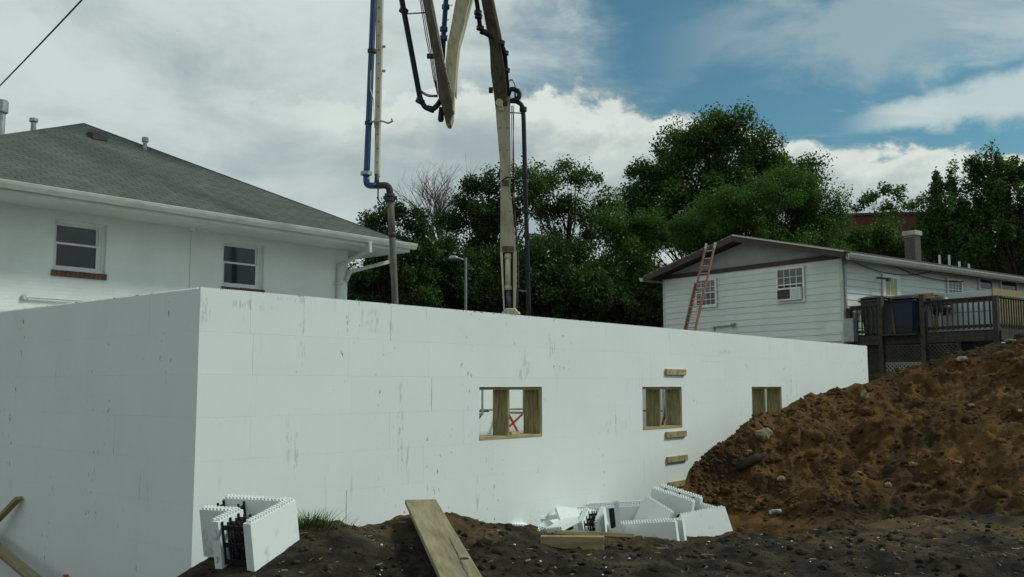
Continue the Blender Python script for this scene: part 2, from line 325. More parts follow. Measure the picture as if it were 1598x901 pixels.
def mat_leaf(name, c1, c2, trans=0.3):
    m, nt, b = new_mat(name)
    r = nd(nt, 'ShaderNodeNewGeometry').outputs['Random Per Island']
    tc = nd(nt, 'ShaderNodeTexCoord').outputs['Object']
    n = NOISE(nt, tc, 0.55, 3, 0.5)
    f = M(nt, 'ADD', M(nt, 'MULTIPLY', r, 0.5), M(nt, 'MULTIPLY', SM(nt, n, 0.35, 0.65), 0.5))
    c = MIX(nt, f, c1, c2)
    nt.links.new(c, b.inputs['Base Color']); b.inputs['Roughness'].default_value = 0.6; b.inputs['Specular IOR Level'].default_value = 0.25
    t = nd(nt, 'ShaderNodeBsdfTranslucent'); nt.links.new(MIX(nt, 1.0, c, (1.1, 1.25, 0.5), 'MULTIPLY'), t.inputs[0])
    ms = nd(nt, 'ShaderNodeMixShader'); ms.inputs[0].default_value = trans
    nt.links.new(b.outputs[0], ms.inputs[1]); nt.links.new(t.outputs[0], ms.inputs[2])
    o = [q for q in nt.nodes if q.type == 'OUTPUT_MATERIAL'][0]; nt.links.new(ms.outputs[0], o.inputs[0])
mat_leaf('leaf_dark', (0.022, 0.048, 0.012), (0.056, 0.098, 0.022), 0.34)
mat_leaf('leaf_mid', (0.038, 0.080, 0.016), (0.088, 0.150, 0.032), 0.36)
mat_leaf('leaf_fresh', (0.042, 0.086, 0.014), (0.086, 0.150, 0.028), 0.36)
mat_leaf('leaf_olive', (0.045, 0.085, 0.018), (0.095, 0.150, 0.034), 0.38)

# ------------------------------------------------------------------ helpers
def ray(px, py):
    u = (px - 799) / FPX; v = (450.5 - py) / FPX
    d = Vector((u, cos(PITCH) - v * sin(PITCH), sin(PITCH) + v * cos(PITCH)))
    return d / d.y
def at(px, py, Y):
    """Place in the world seen at a point of the survey photograph at ground distance Y."""
    d = ray(px, py) * Y
    return Vector((d.x, d.y, d.z + EYE))
def tag(o, label=None, cat=None, group=None, kind=None):
    if label: o['label'] = label
    if cat: o['category'] = cat
    if group: o['group'] = group
    if kind: o['kind'] = kind
    return o
def empty(name, loc=(0, 0, 0), rz=0.0, label=None, cat=None, group=None):
    o = bpy.data.objects.new(name, None); COL.objects.link(o); o.location = loc; o.rotation_euler = (0, 0, rz); o.empty_display_size = 0.2
    return tag(o, label, cat, group)
def place(name, me, mat, parent=None, loc=None, rot=None):
    o = bpy.data.objects.new(name, me); COL.objects.link(o)
    if mat and not me.materials: me.materials.append(MATS[mat])
    o.parent = parent
    if loc is not None: o.location = loc
    if rot is not None: o.rotation_euler = rot
    return o
class MB:
    def __init__(s): s.v = []; s.f = []
    def add(s, vs, fs):
        k = len(s.v); s.v += [tuple(q) for q in vs]; s.f += [tuple(i + k for i in f) for f in fs]; return s
    def box(s, x0, x1, y0, y1, z0, z1):
        return s.add([(x0, y0, z0), (x1, y0, z0), (x1, y1, z0), (x0, y1, z0), (x0, y0, z1), (x1, y0, z1), (x1, y1, z1), (x0, y1, z1)],
                     [(0, 3, 2, 1), (4, 5, 6, 7), (0, 1, 5, 4), (1, 2, 6, 5), (2, 3, 7, 6), (3, 0, 4, 7)])
    def bar(s, p, q, w, h, up=(0, 0, 1)):
        p = Vector(p); q = Vector(q); d = (q - p).normalized(); up = Vector(up)
        sx = d.cross(up)
        if sx.length < 1e-4: sx = d.cross(Vector((1, 0, 0)))
        sx.normalize(); uz = sx.cross(d).normalized()
        vs = []
        for c in (p, q):
            for i, j in ((-1, -1), (1, -1), (1, 1), (-1, 1)): vs.append(c + sx * (i * w / 2) + uz * (j * h / 2))
        return s.add(vs, [(0, 1, 2, 3), (7, 6, 5, 4), (0, 4, 5, 1), (1, 5, 6, 2), (2, 6, 7, 3), (3, 7, 4, 0)])
    def tube(s, pts, r, n=8, caps=True):
        pts = [Vector(p) for p in pts]; m = len(pts)
        rs = r if isinstance(r, (list, tuple)) else [r] * m
        ref = None; vs = []
        for i, p in enumerate(pts):
            d = (pts[min(i + 1, m - 1)] - pts[max(i - 1, 0)]).normalized()
            if ref is None:
                ref = d.cross(Vector((0, 0, 1)))
                if ref.length < 0.05: ref = d.cross(Vector((1, 0, 0)))
                ref.normalize()
            else:
                ref = (ref - d * ref.dot(d)).normalized()
            o = d.cross(ref)
            for k in range(n):
                a = 2 * pi * k / n; vs.append(p + (ref * cos(a) + o * sin(a)) * rs[i])
        fs = [(i * n + k, i * n + (k + 1) % n, (i + 1) * n + (k + 1) % n, (i + 1) * n + k) for i in range(m - 1) for k in range(n)]
        if caps: fs += [tuple(reversed(range(n))), tuple((m - 1) * n + k for k in range(n))]
        return s.add(vs, fs)
    def prism(s, pts, th):
        """Closed outline pts (3D, planar) pushed along vector th."""
        n = len(pts); th = Vector(th); pts = [Vector(p) for p in pts]
        return s.add(pts + [p + th for p in pts], [tuple(range(n)), tuple(reversed(range(n, 2 * n)))] + [(i, i + n, (i + 1) % n + n, (i + 1) % n) for i in range(n)])
    def lathe(s, prof, n=16, c=(0, 0, 0)):
        vs = [(c[0] + r * cos(2 * pi * k / n), c[1] + r * sin(2 * pi * k / n), c[2] + z) for r, z in prof for k in range(n)]
        m = len(prof)
        fs = [(i * n + k, i * n + (k + 1) % n, (i + 1) * n + (k + 1) % n, (i + 1) * n + k) for i in range(m - 1) for k in range(n)]
        fs += [tuple(reversed(range(n))), tuple((m - 1) * n + k for k in range(n))]
        return s.add(vs, fs)
    def mesh(s, name, smooth=False):
        me = bpy.data.meshes.new(name); me.from_pydata(s.v, [], s.f); me.update()
        import bmesh
        bm = bmesh.new(); bm.from_mesh(me); bmesh.ops.recalc_face_normals(bm, faces=bm.faces); bm.to_mesh(me); bm.free()
        if smooth: me.polygons.foreach_set('use_smooth', [True] * len(me.polygons))
        return me
    def build(s, name, mat, parent=None, smooth=False, bevel=0.0, loc=None, rot=None):
        o = place(name, s.mesh(name, smooth), mat, parent, loc, rot)
        if bevel:
            b = o.modifiers.new('edge', 'BEVEL'); b.width = bevel; b.segments = 1; b.limit_method = 'ANGLE'
        return o
def arc(p0, p1, p2, n=6):
    p0, p1, p2 = Vector(p0), Vector(p1), Vector(p2)
    return [(1 - t) ** 2 * p0 + 2 * t * (1 - t) * p1 + t * t * p2 for t in [i / n for i in range(n + 1)]]
def np_mesh(name, V, F, mat, parent=None, smooth=False):
    me = bpy.data.meshes.new(name); V = np.asarray(V, np.float32); F = np.asarray(F, np.int32); k = F.shape[1]
    me.vertices.add(len(V)); me.vertices.foreach_set('co', V.ravel())
    me.loops.add(F.size); me.loops.foreach_set('vertex_index', F.ravel())
    me.polygons.add(len(F)); me.polygons.foreach_set('loop_start', np.arange(0, F.size, k, dtype=np.int32))
    if smooth: me.polygons.foreach_set('use_smooth', np.ones(len(F), bool))
    me.update(calc_edges=True); me.validate()
    return place(name, me, mat, parent)
def sstep(x, a, b):
    t = np.clip((np.asarray(x, float) - a) / (b - a), 0, 1); return t * t * (3 - 2 * t)
_T = RNG.random((256, 256))
def vnoise(x, y):
    xi = np.floor(x).astype(int); yi = np.floor(y).astype(int); fx = x - xi; fy = y - yi
    fx = fx * fx * (3 - 2 * fx); fy = fy * fy * (3 - 2 * fy)
    g = lambda i, j: _T[(xi + i) % 256, (yi + j) % 256]
    return (g(0, 0) * (1 - fx) + g(1, 0) * fx) * (1 - fy) + (g(0, 1) * (1 - fx) + g(1, 1) * fx) * fy - 0.5
def fbm(x, y, f, octv=5, gain=0.5):
    r = 0; a = 1.0
    for k in range(octv):
        c, s_ = cos(0.7 * k + .3), sin(0.7 * k + .3)
        r = r + a * vnoise((x * c - y * s_) * f + 17.3 * k, (x * s_ + y * c) * f + 5.1 * k); f *= 2.03; a *= gain
    return r
class Frame:
    """A vertical wall plane: origin on the ground plan, local x along the wall, local y into the building."""
    def __init__(s, o, ang): s.o = Vector((o[0], o[1])); s.ang = ang; s.A = Vector((cos(ang), sin(ang))); s.N = Vector((-sin(ang), cos(ang)))
    def on(s, px, py, off=0.0):
        d = ray(px, py); k = (s.o.dot(s.N) + off) / Vector((d.x, d.y)).dot(s.N); p = d * k; r = Vector((p.x, p.y)) - s.o
        return r.dot(s.A), p.z + EYE
    def ab(s, x, y):
        return (x - s.o.x) * s.A.x + (y - s.o.y) * s.A.y, (x - s.o.x) * s.N.x + (y - s.o.y) * s.N.y
    def w(s, a, b, z=0.0): return Vector((s.o.x + s.A.x * a + s.N.x * b, s.o.y + s.A.y * a + s.N.y * b, z))

# ================================================================== GROUND
F0 = Frame((-2.9511, 9.0), atan2(0.7627, 0.6468))
TOP = EYE + 0.9272; CRS = 0.4064; BASE = TOP - 8 * CRS; LEN = 17.32; DEP = 9.0; TH = 0.29
DITCH = -0.76
def G(x, y, rough=True):
    x = np.asarray(x, float); y = np.asarray(y, float)
    a, b = F0.ab(x, y)
    top = (0.10 + 0.15 * np.exp(-((x + 1.0) / 1.3) ** 2) * sstep(y, 6.9, 8.6) - 0.032 * np.clip(y - 7.6, 0, 7) * sstep(x, 0.3, 2.0)
           - 0.25 * sstep(x, -12, -20))
    if rough:
        near = sstep(y, 60, 25)
        top = top + near * (1 - .7 * np.exp(-(((x + 2.0) / .8) ** 2 + ((y - 7.5) / .8) ** 2))) * (0.11 * fbm(x, y, 0.9, 3) + 0.075 * fbm(x, y, 3.4, 5, 0.58) + 0.05 * np.maximum(fbm(x + 40, y, 9.0, 3), 0.12) - 0.006)
    top = top + .13 * np.exp(-(((x + 1.72) / .45) ** 2 + ((y - 7.95) / .5) ** 2))
    be = np.interp(a, [-3, -0.5, 0.5, 1.2, 2.2, 3.5, 5, 7, 9, 14], [-0.55, -0.75, -0.98, -1.35, -2.2, -3.7, -4.4, -5.0, -5.5, -5.6])
    w = np.interp(a, [-3, 0.5, 2, 3.5, 6, 12], [0.4, 0.45, 0.9, 2.2, 3.0, 3.2])
    s1 = sstep((b - be) / w, 0, 1)
    s2 = sstep(-x + 0.12 * fbm(x, y, 1.4, 3), 2.38, 3.2) * sstep(y, 2.0, 4.0) * sstep(x, -14, -11)
    ditch = DITCH + np.interp(a, [5.6, 7, 8.5], [0, .2, .38]) + (0.05 * fbm(x + 9, y, 2.6, 5) if rough else 0)
    g = top + (ditch - top) * np.maximum(s1, s2)
    # level yard behind the excavation, higher towards the clapboard house
    back = 0.9 + 1.35 * sstep(x, 5.5, 12.0) * sstep(y, 19, 26) + 0.10 * fbm(x, y, 0.35, 3)
    far = np.maximum(sstep(b, 9.2, 9.6), sstep(a, 17.3, 17.7) * sstep(b, -3.0, -0.5))
    g = g + (back - g) * far
    left = sstep(a, -7.0, -9.0) * sstep(b, -1, 2); g = g + (0.3 - g) * left
    inside = (a > 0.12) & (a < 17.2) & (b > 0.12) & (b < 9.35)
    g = np.where(inside, -0.95, g)
    dist = np.hypot(x, y); g = g + (1.0 - g) * sstep(dist, 90, 140)
    return g
def seg(*parts): return np.unique(np.round(np.concatenate([np.arange(a, b, s) for a, b, s in parts]), 4))
gx = seg((-900, -100, 100), (-100, -20, 8), (-20, -6, 0.5), (-6, -3.6, 0.12), (-3.6, 5.2, 0.04), (5.2, 22, 0.14), (22, 40, 1.5), (40, 100, 8), (100, 901, 100))
gy = seg((-300, -20, 40), (-20, 3, 1.5), (3, 5.6, 0.12), (5.6, 9.6, 0.035), (9.6, 15.5, 0.07), (15.5, 31, 0.16), (31, 60, 1.5), (60, 140, 8), (140, 1500, 120))
XX, YY = np.meshgrid(gx, gy); ZZ = G(XX, YY)
nx = len(gx); ii = np.arange(len(gy) - 1)[:, None] * nx + np.arange(nx - 1)[None, :]
tag(np_mesh('ground', np.stack([XX.ravel(), YY.ravel(), ZZ.ravel()], 1), np.stack([ii, ii + 1, ii + nx + 1, ii + nx], 2).reshape(-1, 4), 'soil', smooth=True), kind='structure')
def gz(x, y): return float(G(np.array([x]), np.array([y]))[0])

# ---- mound of excavated clay
CR = np.array([(1052, 815, 13.5), (1060, 790, 13.6), (1064, 765, 13.8), (1072, 735, 14.0), (1084, 716, 14.2), (1102, 702, 14.4), (1130, 687, 14.7), (1158, 668, 15.0), (1180, 652, 15.3), (1215, 640, 15.6),
               (1260, 620, 16.2), (1300, 606, 16.6), (1345, 596, 17.2), (1420, 580, 18.0), (1462, 566, 18.0), (1500, 551, 18.0), (1550, 536, 18.0), (1598, 521, 18.0), (1700, 498, 18.0), (1900, 480, 18.0)], float)
FT = np.array([(1052, 818, 13.3), (1110, 806, 13.6), (1200, 806, 13.4), (1300, 815, 12.6), (1450, 828, 11.4), (1598, 840, 10.4), (1900, 860, 9.6)], float)
cr_u = (CR[:, 0] - 799) / FPX; cr_z = np.array([at(p[0], p[1], p[2]).z for p in CR]); 
cr_ru = np.array([at(*p).x / p[2] for p in CR]); ft_ru = np.array([at(*p).x / p[2] for p in FT]); ft_z = np.array([at(*p).z for p in FT])
nu, nf, nb = 460, 230, 60
us = np.concatenate([np.linspace(cr_ru[0], 0.20, 60, endpoint=False), np.linspace(0.20, 0.545, 340, endpoint=False), np.linspace(0.545, cr_ru[-1], 60)])
Dc = np.interp(us, cr_ru, CR[:, 2]); Hc = np.interp(us, cr_ru, cr_z); Df = np.interp(us, ft_ru, FT[:, 2]); Hf = np.interp(us, ft_ru, ft_z)
k5 = np.ones(7) / 7
Hc = np.concatenate([Hc[:25], np.convolve(np.pad(Hc, 3, 'edge'), k5, 'valid')[25:]])
t = np.linspace(0, 1, nf)[:, None]
MX, MY, MZ = [], [], []
Yf = Df + (Dc - Df) * t
prof = np.where(t < 0.5, 0.5 * (2 * t) ** 1.25, 1 - 0.5 * (2 - 2 * t) ** 1.12)
Zf = Hf + (Hc - Hf) * prof
tb = np.linspace(0, 1, nb + 1)[1:, None]
Yb = Dc + tb * np.interp(us, [0.17, 0.3, 0.36, 0.4, 0.74], [1.3, 2.0, 2.6, 2.9, 3.2])
Zb = Hc - (Hc - np.interp(us, [0.17, 0.3, 0.4, 0.5, 0.74], [-0.5, -0.2, 0.7, 1.3, 1.6])) * (0.15 * tb + 0.85 * tb ** 1.6)
ta = np.linspace(0, 1, 50, endpoint=False)[:, None]
Ya = Df - 2.2 + 2.2 * ta; Ga = G(us * Ya, Ya) - 0.10
Za = Ga + (Hf - Ga) * ta ** 1.7 + 0.05 * fbm(us * Ya, Ya, 3.0, 4)
MY = np.concatenate([Ya, Yf, Yb]); MZ = np.concatenate([Za, Zf, Zb]); MX = us * MY
env = np.concatenate([np.zeros_like(Ya), sstep(t, 0, 0.12) * (0.45 + 0.55 * sstep(1 - t, 0.0, 0.10)) * np.ones_like(Yf), 0.45 * np.ones_like(Yb)]) * sstep(us, cr_ru[0], cr_ru[0] + 0.02)
d = 0.36 * fbm(MX + 3, MY, 0.9, 3) + 0.16 * fbm(MX, MY + 7, 2.7, 4, 0.55) + 0.075 * np.maximum(fbm(MX + 31, MY + 4, 7.5, 3, 0.6), -0.04)
MZ = MZ + env * d; MY = MY - env * 0.35 * d; MX = MX - env * 0.25 * d * sstep(us, 0.30, 0.18)
nr = MY.shape[0]; ii = np.arange(nr - 1)[:, None] * nu + np.arange(nu - 1)[None, :]
MV = np.stack([MX.ravel(), MY.ravel(), MZ.ravel()], 1)
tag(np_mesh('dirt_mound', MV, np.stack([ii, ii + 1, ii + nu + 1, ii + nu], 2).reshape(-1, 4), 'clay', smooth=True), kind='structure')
def mound_at(px, py):
    """Nearest mound surface point towards a surveyed spot."""
    dd = ray(px, py); dd = np.array(dd); P = MV - np.array([0, 0, EYE]); s_ = P[:, 1:2]
    e = np.hypot(P[:, 0] / P[:, 1] - dd[0], P[:, 2] / P[:, 1] - dd[2]) + 0.0015 * P[:, 1]
    return Vector(MV[int(np.argmin(e))])

# ---- loose clods (uncounted) on the ground and the mound
ICO_V = None
def ico():
    global ICO_V, ICO_F
    import bmesh
    bm = bmesh.new(); bmesh.ops.create_icosphere(bm, subdivisions=1, radius=1); ICO_V = np.array([v.co[:] for v in bm.verts]); ICO_F = np.array([[v.index for v in f.verts] for f in bm.faces]); bm.free()
ico()
def clods(name, P, r, mat):
    n = len(P); V = ICO_V[None] * (1 + RNG.uniform(-0.3, 0.3, (n, len(ICO_V), 1))) * np.array([1, 1, 0.7]) * r[:, None, None]
    an = RNG.uniform(0, 2 * pi, n); c, s_ = np.cos(an)[:, None], np.sin(an)[:, None]
    V = np.stack([V[..., 0] * c - V[..., 1] * s_, V[..., 0] * s_ + V[..., 1] * c, V[..., 2]], 2) + P[:, None, :]
    F = ICO_F[None] + (np.arange(n) * len(ICO_V))[:, None, None]
    return tag(np_mesh(name, V.reshape(-1, 3), F.reshape(-1, 3), mat), kind='stuff')
idx = RNG.choice(np.where((MV[:, 0] / MV[:, 1] > 0.182))[0], 3800); r = 0.012 + 0.045 * RNG.random(len(idx)) ** 4
clods('clay_clods', MV[idx] + np.array([0, 0, 0.2]) * r[:, None], r, 'clod')
n = 3600; cx_ = RNG.uniform(-2.4, 5.5, n); cy_ = 6.0 + 5.5 * RNG.random(n) ** 1.5; cz_ = G(cx_, cy_); r = 0.006 + 0.030 * RNG.random(n) ** 4
clods('soil_clods', np.stack([cx_, cy_, cz_ + r * .25], 1), r, 'clod_dark')

# ================================================================== FOAM-FORMED FOUNDATION
fdn = empty('foundation', (F0.o.x, F0.o.y, 0), F0.ang, 'long white foam-formed foundation wall with three window openings in the dirt', 'foundation')
WZ0, WZ1 = EYE - 0.668, EYE - 0.004
WIN = [(3.93, 5.19), (7.68, 8.87), (11.39, 12.66)]
def minus(rects, hole):
    out = []
    hx0, hx1, hz0, hz1 = hole
    for x0, x1, z0, z1 in rects:
        if hx1 <= x0 or hx0 >= x1 or hz1 <= z0 or hz0 >= z1: out.append((x0, x1, z0, z1)); continue
        if x0 < hx0: out.append((x0, hx0, z0, z1))
        if x1 > hx1: out.append((hx1, x1, z0, z1))
        mx0, mx1 = max(x0, hx0), min(x1, hx1)
        if z0 < hz0: out.append((mx0, mx1, z0, hz0))
        if z1 > hz1: out.append((mx0, mx1, hz1, z1))
    return out
def cut(rects, holes):
    for h in holes: rects = minus(rects, h)
    return rects
HOLES = [(a0, a1, WZ0, WZ1) for a0, a1 in WIN]
FO = 0.067
def teeth(m, x0, x1, horiz_x, d0, d1, z, p=.0245, h=.014):
    q = x0 + 0.006
    while q + 0.014 < x1:
        for e0, e1 in ((d0 + 0.006, d0 + 0.026), (d1 - 0.026, d1 - 0.006)):
            qq = q + (p / 2 if e0 > (d0 + d1) / 2 - 0.005 else 0)
            if qq + p / 2 < x1:
                if horiz_x: m.box(qq, qq + p / 2, e0, e1, z, z + h)
                else: m.box(e0, e1, qq, qq + p / 2, z, z + h)
        q += p
# concrete core of each wall is the wall part; foam panels hang on it
fm = MB()
for x0, x1, z0, z1 in cut([(FO, LEN - FO, BASE, TOP - 0.012)], HOLES): fm.box(x0, x1, FO, TH - FO, z0, z1)
front_wall = fm.build('front_wall', 'concrete', fdn)
side_wall = MB().box(FO, TH - FO, TH - FO, DEP - 0.03, BASE, TOP - 0.012).build('side_wall', 'concrete', fdn)
end_wall = MB().box(LEN - TH + FO, LEN - FO, TH - FO, DEP - FO, BASE, TOP - 0.012).build('end_wall', 'concrete', fdn)
rear_wall = MB().box(9.5, LEN - TH + FO, DEP - TH + FO, DEP - FO, BASE, TOP - 0.012).build('rear_wall', 'concrete', fdn)
STARTS = {0: 1.21, 1: 1.82, 2: 1.87, 3: 1.21, 4: 1.75, 5: 1.82, 6: 1.30, 7: 1.82}
LSTART = {0: 0.92, 1: 1.45, 2: 0.95, 3: 1.53, 4: 0.85, 5: 1.50, 6: 1.0, 7: 1.55}
WIDE = {(0, 2.43): .004, (5, 1.82): .007, (2, 3.09): .005, (7, 1.82): .004}
prnd = random.Random(3)
for k in range(8):
    z1 = TOP - k * CRS - 0.0003; z0 = TOP - (k + 1) * CRS + 0.0003
    ls = LSTART[k]
    # corner piece wraps both faces
    js = [0.56] if k == 0 else []
    s0 = STARTS[k]; first = js[0] if js else s0 - (1.22 if s0 > 1.5 else 0.61)
    joints = [first] + [s0 + i * 1.22 for i in range(16) if s0 + i * 1.22 < LEN - 0.1]
    if not js and s0 > 1.5: pass
    pr = prnd.uniform(-0.0005, 0.0005)
    c = MB().box(pr, first - .0003, pr, FO, z0, z1).box(pr, FO, FO, ls - .0003, z0, z1)
    if k == 0: teeth(c, 0, first, True, 0, FO, z1); teeth(c, FO, ls, False, 0, FO, z1)
    c.build('foam_panel', 'foam', front_wall)
    joints.append(LEN)
    for j in range(len(joints) - 1):
        x0, x1 = joints[j], joints[j + 1]
        g0 = WIDE.get((k, round(x0, 2)), prnd.choice([.0003, .0004, .0006, .001, .002]))
        rects = cut([(x0 + g0, x1 - .0003, z0, z1)], HOLES)
        if not rects: continue
        pr = prnd.uniform(-0.0005, 0.0005)
        m = MB()
        for q in rects: m.box(q[0], q[1], pr, FO, q[2], q[3])
        if k == 0: teeth(m, x0, x1, True, 0, FO, z1)
        m.build('foam_panel', 'foam', front_wall)
    y = ls
    while y < DEP - 0.1:
        y2 = min(y + 1.22, DEP - 0.03); pr = prnd.uniform(-0.0005, 0.0005); g0 = prnd.choice([.0003, .0003, .0005, .001, .003])
        m = MB().box(pr, FO, y + g0, y2 - .0003, z0, z1)
        if k == 0: teeth(m, y, y2, False, 0, FO, z1)
        m.build('foam_panel', 'foam', side_wall); y = y2
    # end wall (right end of the building), outer skin
    y = FO
    while y < DEP - 0.1:
        y2 = min(y + 1.22, DEP)
        MB().box(LEN - FO, LEN + prnd.uniform(-.001, .001), y + .001, y2 - .001, z0, z1).build('foam_panel', 'foam', end_wall); y = y2
    # inner skins that show through the window openings
    x = 9.5
    while x < LEN - TH - 0.1:
        x2 = min(x + 1.22, LEN - TH); MB().box(x + .001, x2 - .001, DEP - TH - prnd.uniform(-.001, .001), DEP - TH + FO, z0, z1).build('foam_panel', 'foam', rear_wall); x = x2
    y = TH
    while y < DEP - TH - 0.1:
        y2 = min(y + 1.22, DEP - TH); MB().box(LEN - TH - prnd.uniform(-.001, .001), LEN - TH + FO, y + .001, y2 - .001, z0, z1).build('foam_panel', 'foam', end_wall); y = y2
m = MB()
for x0, x1, z0, z1 in cut([(TH - FO, LEN - TH, BASE, TOP - .003)], HOLES): m.box(x0, x1, TH - FO, TH, z0, z1)
m.build('inner_foam', 'foam', front_wall)
MB().box(TH - FO, TH, TH, DEP - 0.03, BASE, TOP - .003).build('inner_foam', 'foam', side_wall)
MB().box(9.5, LEN - FO, DEP - FO, DEP, BASE, TOP - .003).build('outer_foam', 'foam', rear_wall)
ftg = MB().box(-0.12, LEN + 0.12, -0.12, TH + 0.12, BASE - 0.25, BASE - 0.002).box(-0.12, TH + .12, TH + .12, DEP, BASE - .25, BASE - .002).build('footing', 'concrete', fdn)
tag(MB().box(TH, LEN - TH, TH, DEP + 0.0, BASE - 0.1, BASE + 0.02).build('basement_floor', 'concrete', None, loc=(F0.o.x, F0.o.y, 0), rot=(0, 0, F0.ang)), kind='structure')
# crumbs of concrete along the wall's top edge
crm = MB(); cr_ = random.Random(5)
for i in range(150):
    x = cr_.uniform(0.1, LEN - .2) if i % 3 else cr_.uniform(0.2, 6); s_ = cr_.uniform(.006, .022)
    crm.box(x, x + s_ * cr_.uniform(1, 3.5), cr_.uniform(.0, .05), .066, TOP - .002, TOP + s_ * .7)
for i in range(60):
    y = cr_.uniform(0.3, 6); s_ = cr_.uniform(.006, .02)
    crm.box(cr_.uniform(.0, .05), .066, y, y + s_ * cr_.uniform(1, 4), TOP - .002, TOP + s_ * .7)
tag(crm.build('concrete_crumbs', 'concrete', fdn), kind='stuff')
# timber window bucks
bt = 0.038
for wi, (a0, a1) in enumerate(WIN):
    bk = MB().box(a0 + .003, a1 - .003, -0.004, TH + .006, WZ0 + .002, WZ0 + bt).build('window_buck', 'lumber', fdn)
    MB().box(a0 + .003, a1 - .003, 0.028, TH + .006, WZ1 - bt, WZ1 - .002).build('header_board', 'lumber', bk)
    MB().box(a0 + .003, a0 + bt, 0.045, TH + .005, WZ0 + bt, WZ1 - bt).build('jamb_board', 'lumber_green', bk)
    MB().box(a1 - bt, a1 - .003, 0.012, TH + .005, WZ0 + bt, WZ1 - bt).build('jamb_board', 'lumber_green', bk)
    ac = (a0 + a1) / 2 - 0.03
    MB().box(ac - bt / 2, ac + bt / 2, 0.03, TH - .004, WZ0 + bt, WZ1 - bt).build('centre_post', 'lumber_green', bk)
# short boards screwed across a joint
for za, dx, da in ((0.235, 0, .004), (-0.765, -.02, -.003), (-1.157, .0, -.012), (-1.555, .03, -.02)):
    o = MB().box(-.31, .31, -.038, -.0015, -.047, .047).build('joint_board', 'lumber', fdn, bevel=.003, loc=(8.66 + dx, 0, EYE + za), rot=(0, da, 0))
    for sx_ in (-.22, .02, .2): MB().lathe([(.012, 0), (.012, .004)], 8).build('screw', 'dark_metal', o, loc=(sx_, -.0375, random.uniform(-.02, .02)), rot=(R(90), 0, 0))

def local(fr, o): o.location = (fr.o.x, fr.o.y, 0) if o.location.length == 0 else o.location; return o
# offcut left on the first sill
p = F0.w(4.78, 0.17, WZ0 + bt + .020)
tag(MB().box(-.13, .13, -.045, .045, -.019, .019).build('wood_offcut', 'lumber', None, bevel=.003, loc=p, rot=(0, 0, F0.ang + .25)), 'short timber offcut lying on the sill of the opening nearest the corner', 'wood')

# ---- wall braces inside, seen through the openings
def brace(b_origin, ang, lab):
    e = empty('wall_brace', b_origin, ang, lab, 'brace', 'braces along the inner foam walls')
    MB().box(-.045, .045, -.07, -.004, 0, 3.0).build('strongback', 'galvanised', e)
    MB().tube([(0, -.09, 1.9), (0, -1.45, 0.06)], .034, 8).build('turnbuckle', 'orange_paint', e, smooth=True)
    MB().box(-.08, .08, -1.53, -1.37, 0, .03).build('foot_plate', 'galvanised', e)
    MB().bar((0, -.07, 1.62), (0, -.85, 1.62), .05, .06).build('bracket', 'galvanised', e)
    MB().bar((0, -.07, 1.05), (0, -.8, 1.58), .04, .04).build('strut', 'orange_paint', e)
    MB().box(-.02, .02, -.87, -.83, 1.6, 2.62).build('guard_post', 'galvanised', e)
fz = BASE + 0.022
for i, a_ in enumerate((11.0, 12.7, 14.3, 15.8)):
    brace(F0.w(a_, DEP - TH, fz), F0.ang, 'orange and steel brace inside on the rear wall, %s from its far corner' % ('fourth', 'third', 'second', 'first')[i])
for i, b_ in enumerate((1.7, 3.2, 4.8, 6.4)):
    brace(F0.w(LEN - TH, b_, fz), F0.ang - pi / 2, 'orange and steel brace inside on the end wall, %s from the front' % ('first', 'second', 'third', 'fourth')[i])
for i, (a0, a1, bb) in enumerate(((10.6, 13.4, .32), (13.0, 16.2, .62))):
    o = MB().box(0, a1 - a0, -.14, .14, 0, .038).build('scaffold_plank', 'plank', None, bevel=.004, loc=F0.w(a0, DEP - TH - bb, fz + 1.655 + (.04 if i else 0)), rot=(0, 0, F0.ang))
    tag(o, ('scaffold plank on the rear wall braces, close to the wall', 'scaffold plank on the rear wall braces, outer one')[i], 'plank')
o = MB().box(0, 4.6, -.14, .14, 0, .038).build('scaffold_plank', 'plank', None, bevel=.004, loc=F0.w(LEN - TH - .45, 1.5, fz + 1.655), rot=(0, 0, F0.ang + pi / 2))
tag(o, 'scaffold plank on the end wall braces inside the foundation', 'plank')

# ================================================================== LOOSE FOAM BLOCKS
def panel_mesh(L, name='foam_panel', H=CRS, T=FO):
    m = MB(); m.box(-L / 2, L / 2, 0, T, 0.012, H - .016)
    teeth(m, -L / 2, L / 2, True, 0, T, H - .016, .04, .022); teeth(m, -L / 2, L / 2, True, 0, T, -.010, .04, .022)
    return m
def web_mesh(H=CRS):
    m = MB()
    for z in (.07, .20, .33): m.box(-.006, .006, FO - .01, TH - FO + .01, z - .017, z + .017)
    for y in (FO + .004, FO + .05, TH / 2, TH - FO - .05, TH - FO - .004): m.box(-.009, .009, y - .008, y + .008, .05, .38)
    return m
PM = {}
def icf_block(L, loc, rot, label):
    e = empty('foam_block', loc, 0, label, 'foam block', 'loose foam form blocks on the ground'); e.rotation_euler = rot
    if L not in PM:
        PM[L] = (panel_mesh(L).mesh('foam_panel'), web_mesh().mesh('plastic_web'))
    pm, wm = PM[L]
    place('foam_panel', pm, 'foam_loose', e, (0, 0, 0)); place('foam_panel', pm, 'foam_loose', e, (0, TH - FO, 0))
    n = max(2, int(L / .2033)); 
    for i in range(n): place('plastic_web', wm, 'plastic_black', e, (-L / 2 + (i + .5) * L / n, 0, 0))
    return e
def gat(px, Y, dz=0.0):
    q = at(px, 604, Y); return Vector((q.x, q.y, gz(q.x, q.y) + dz))
RB = 'white foam block '
q = at(990, 604, 12.9); icf_block(1.22, (q.x, q.y, -0.70), (0, R(-7), R(-34)), RB + 'tilted nearest the camera in the heap, long smooth side showing')
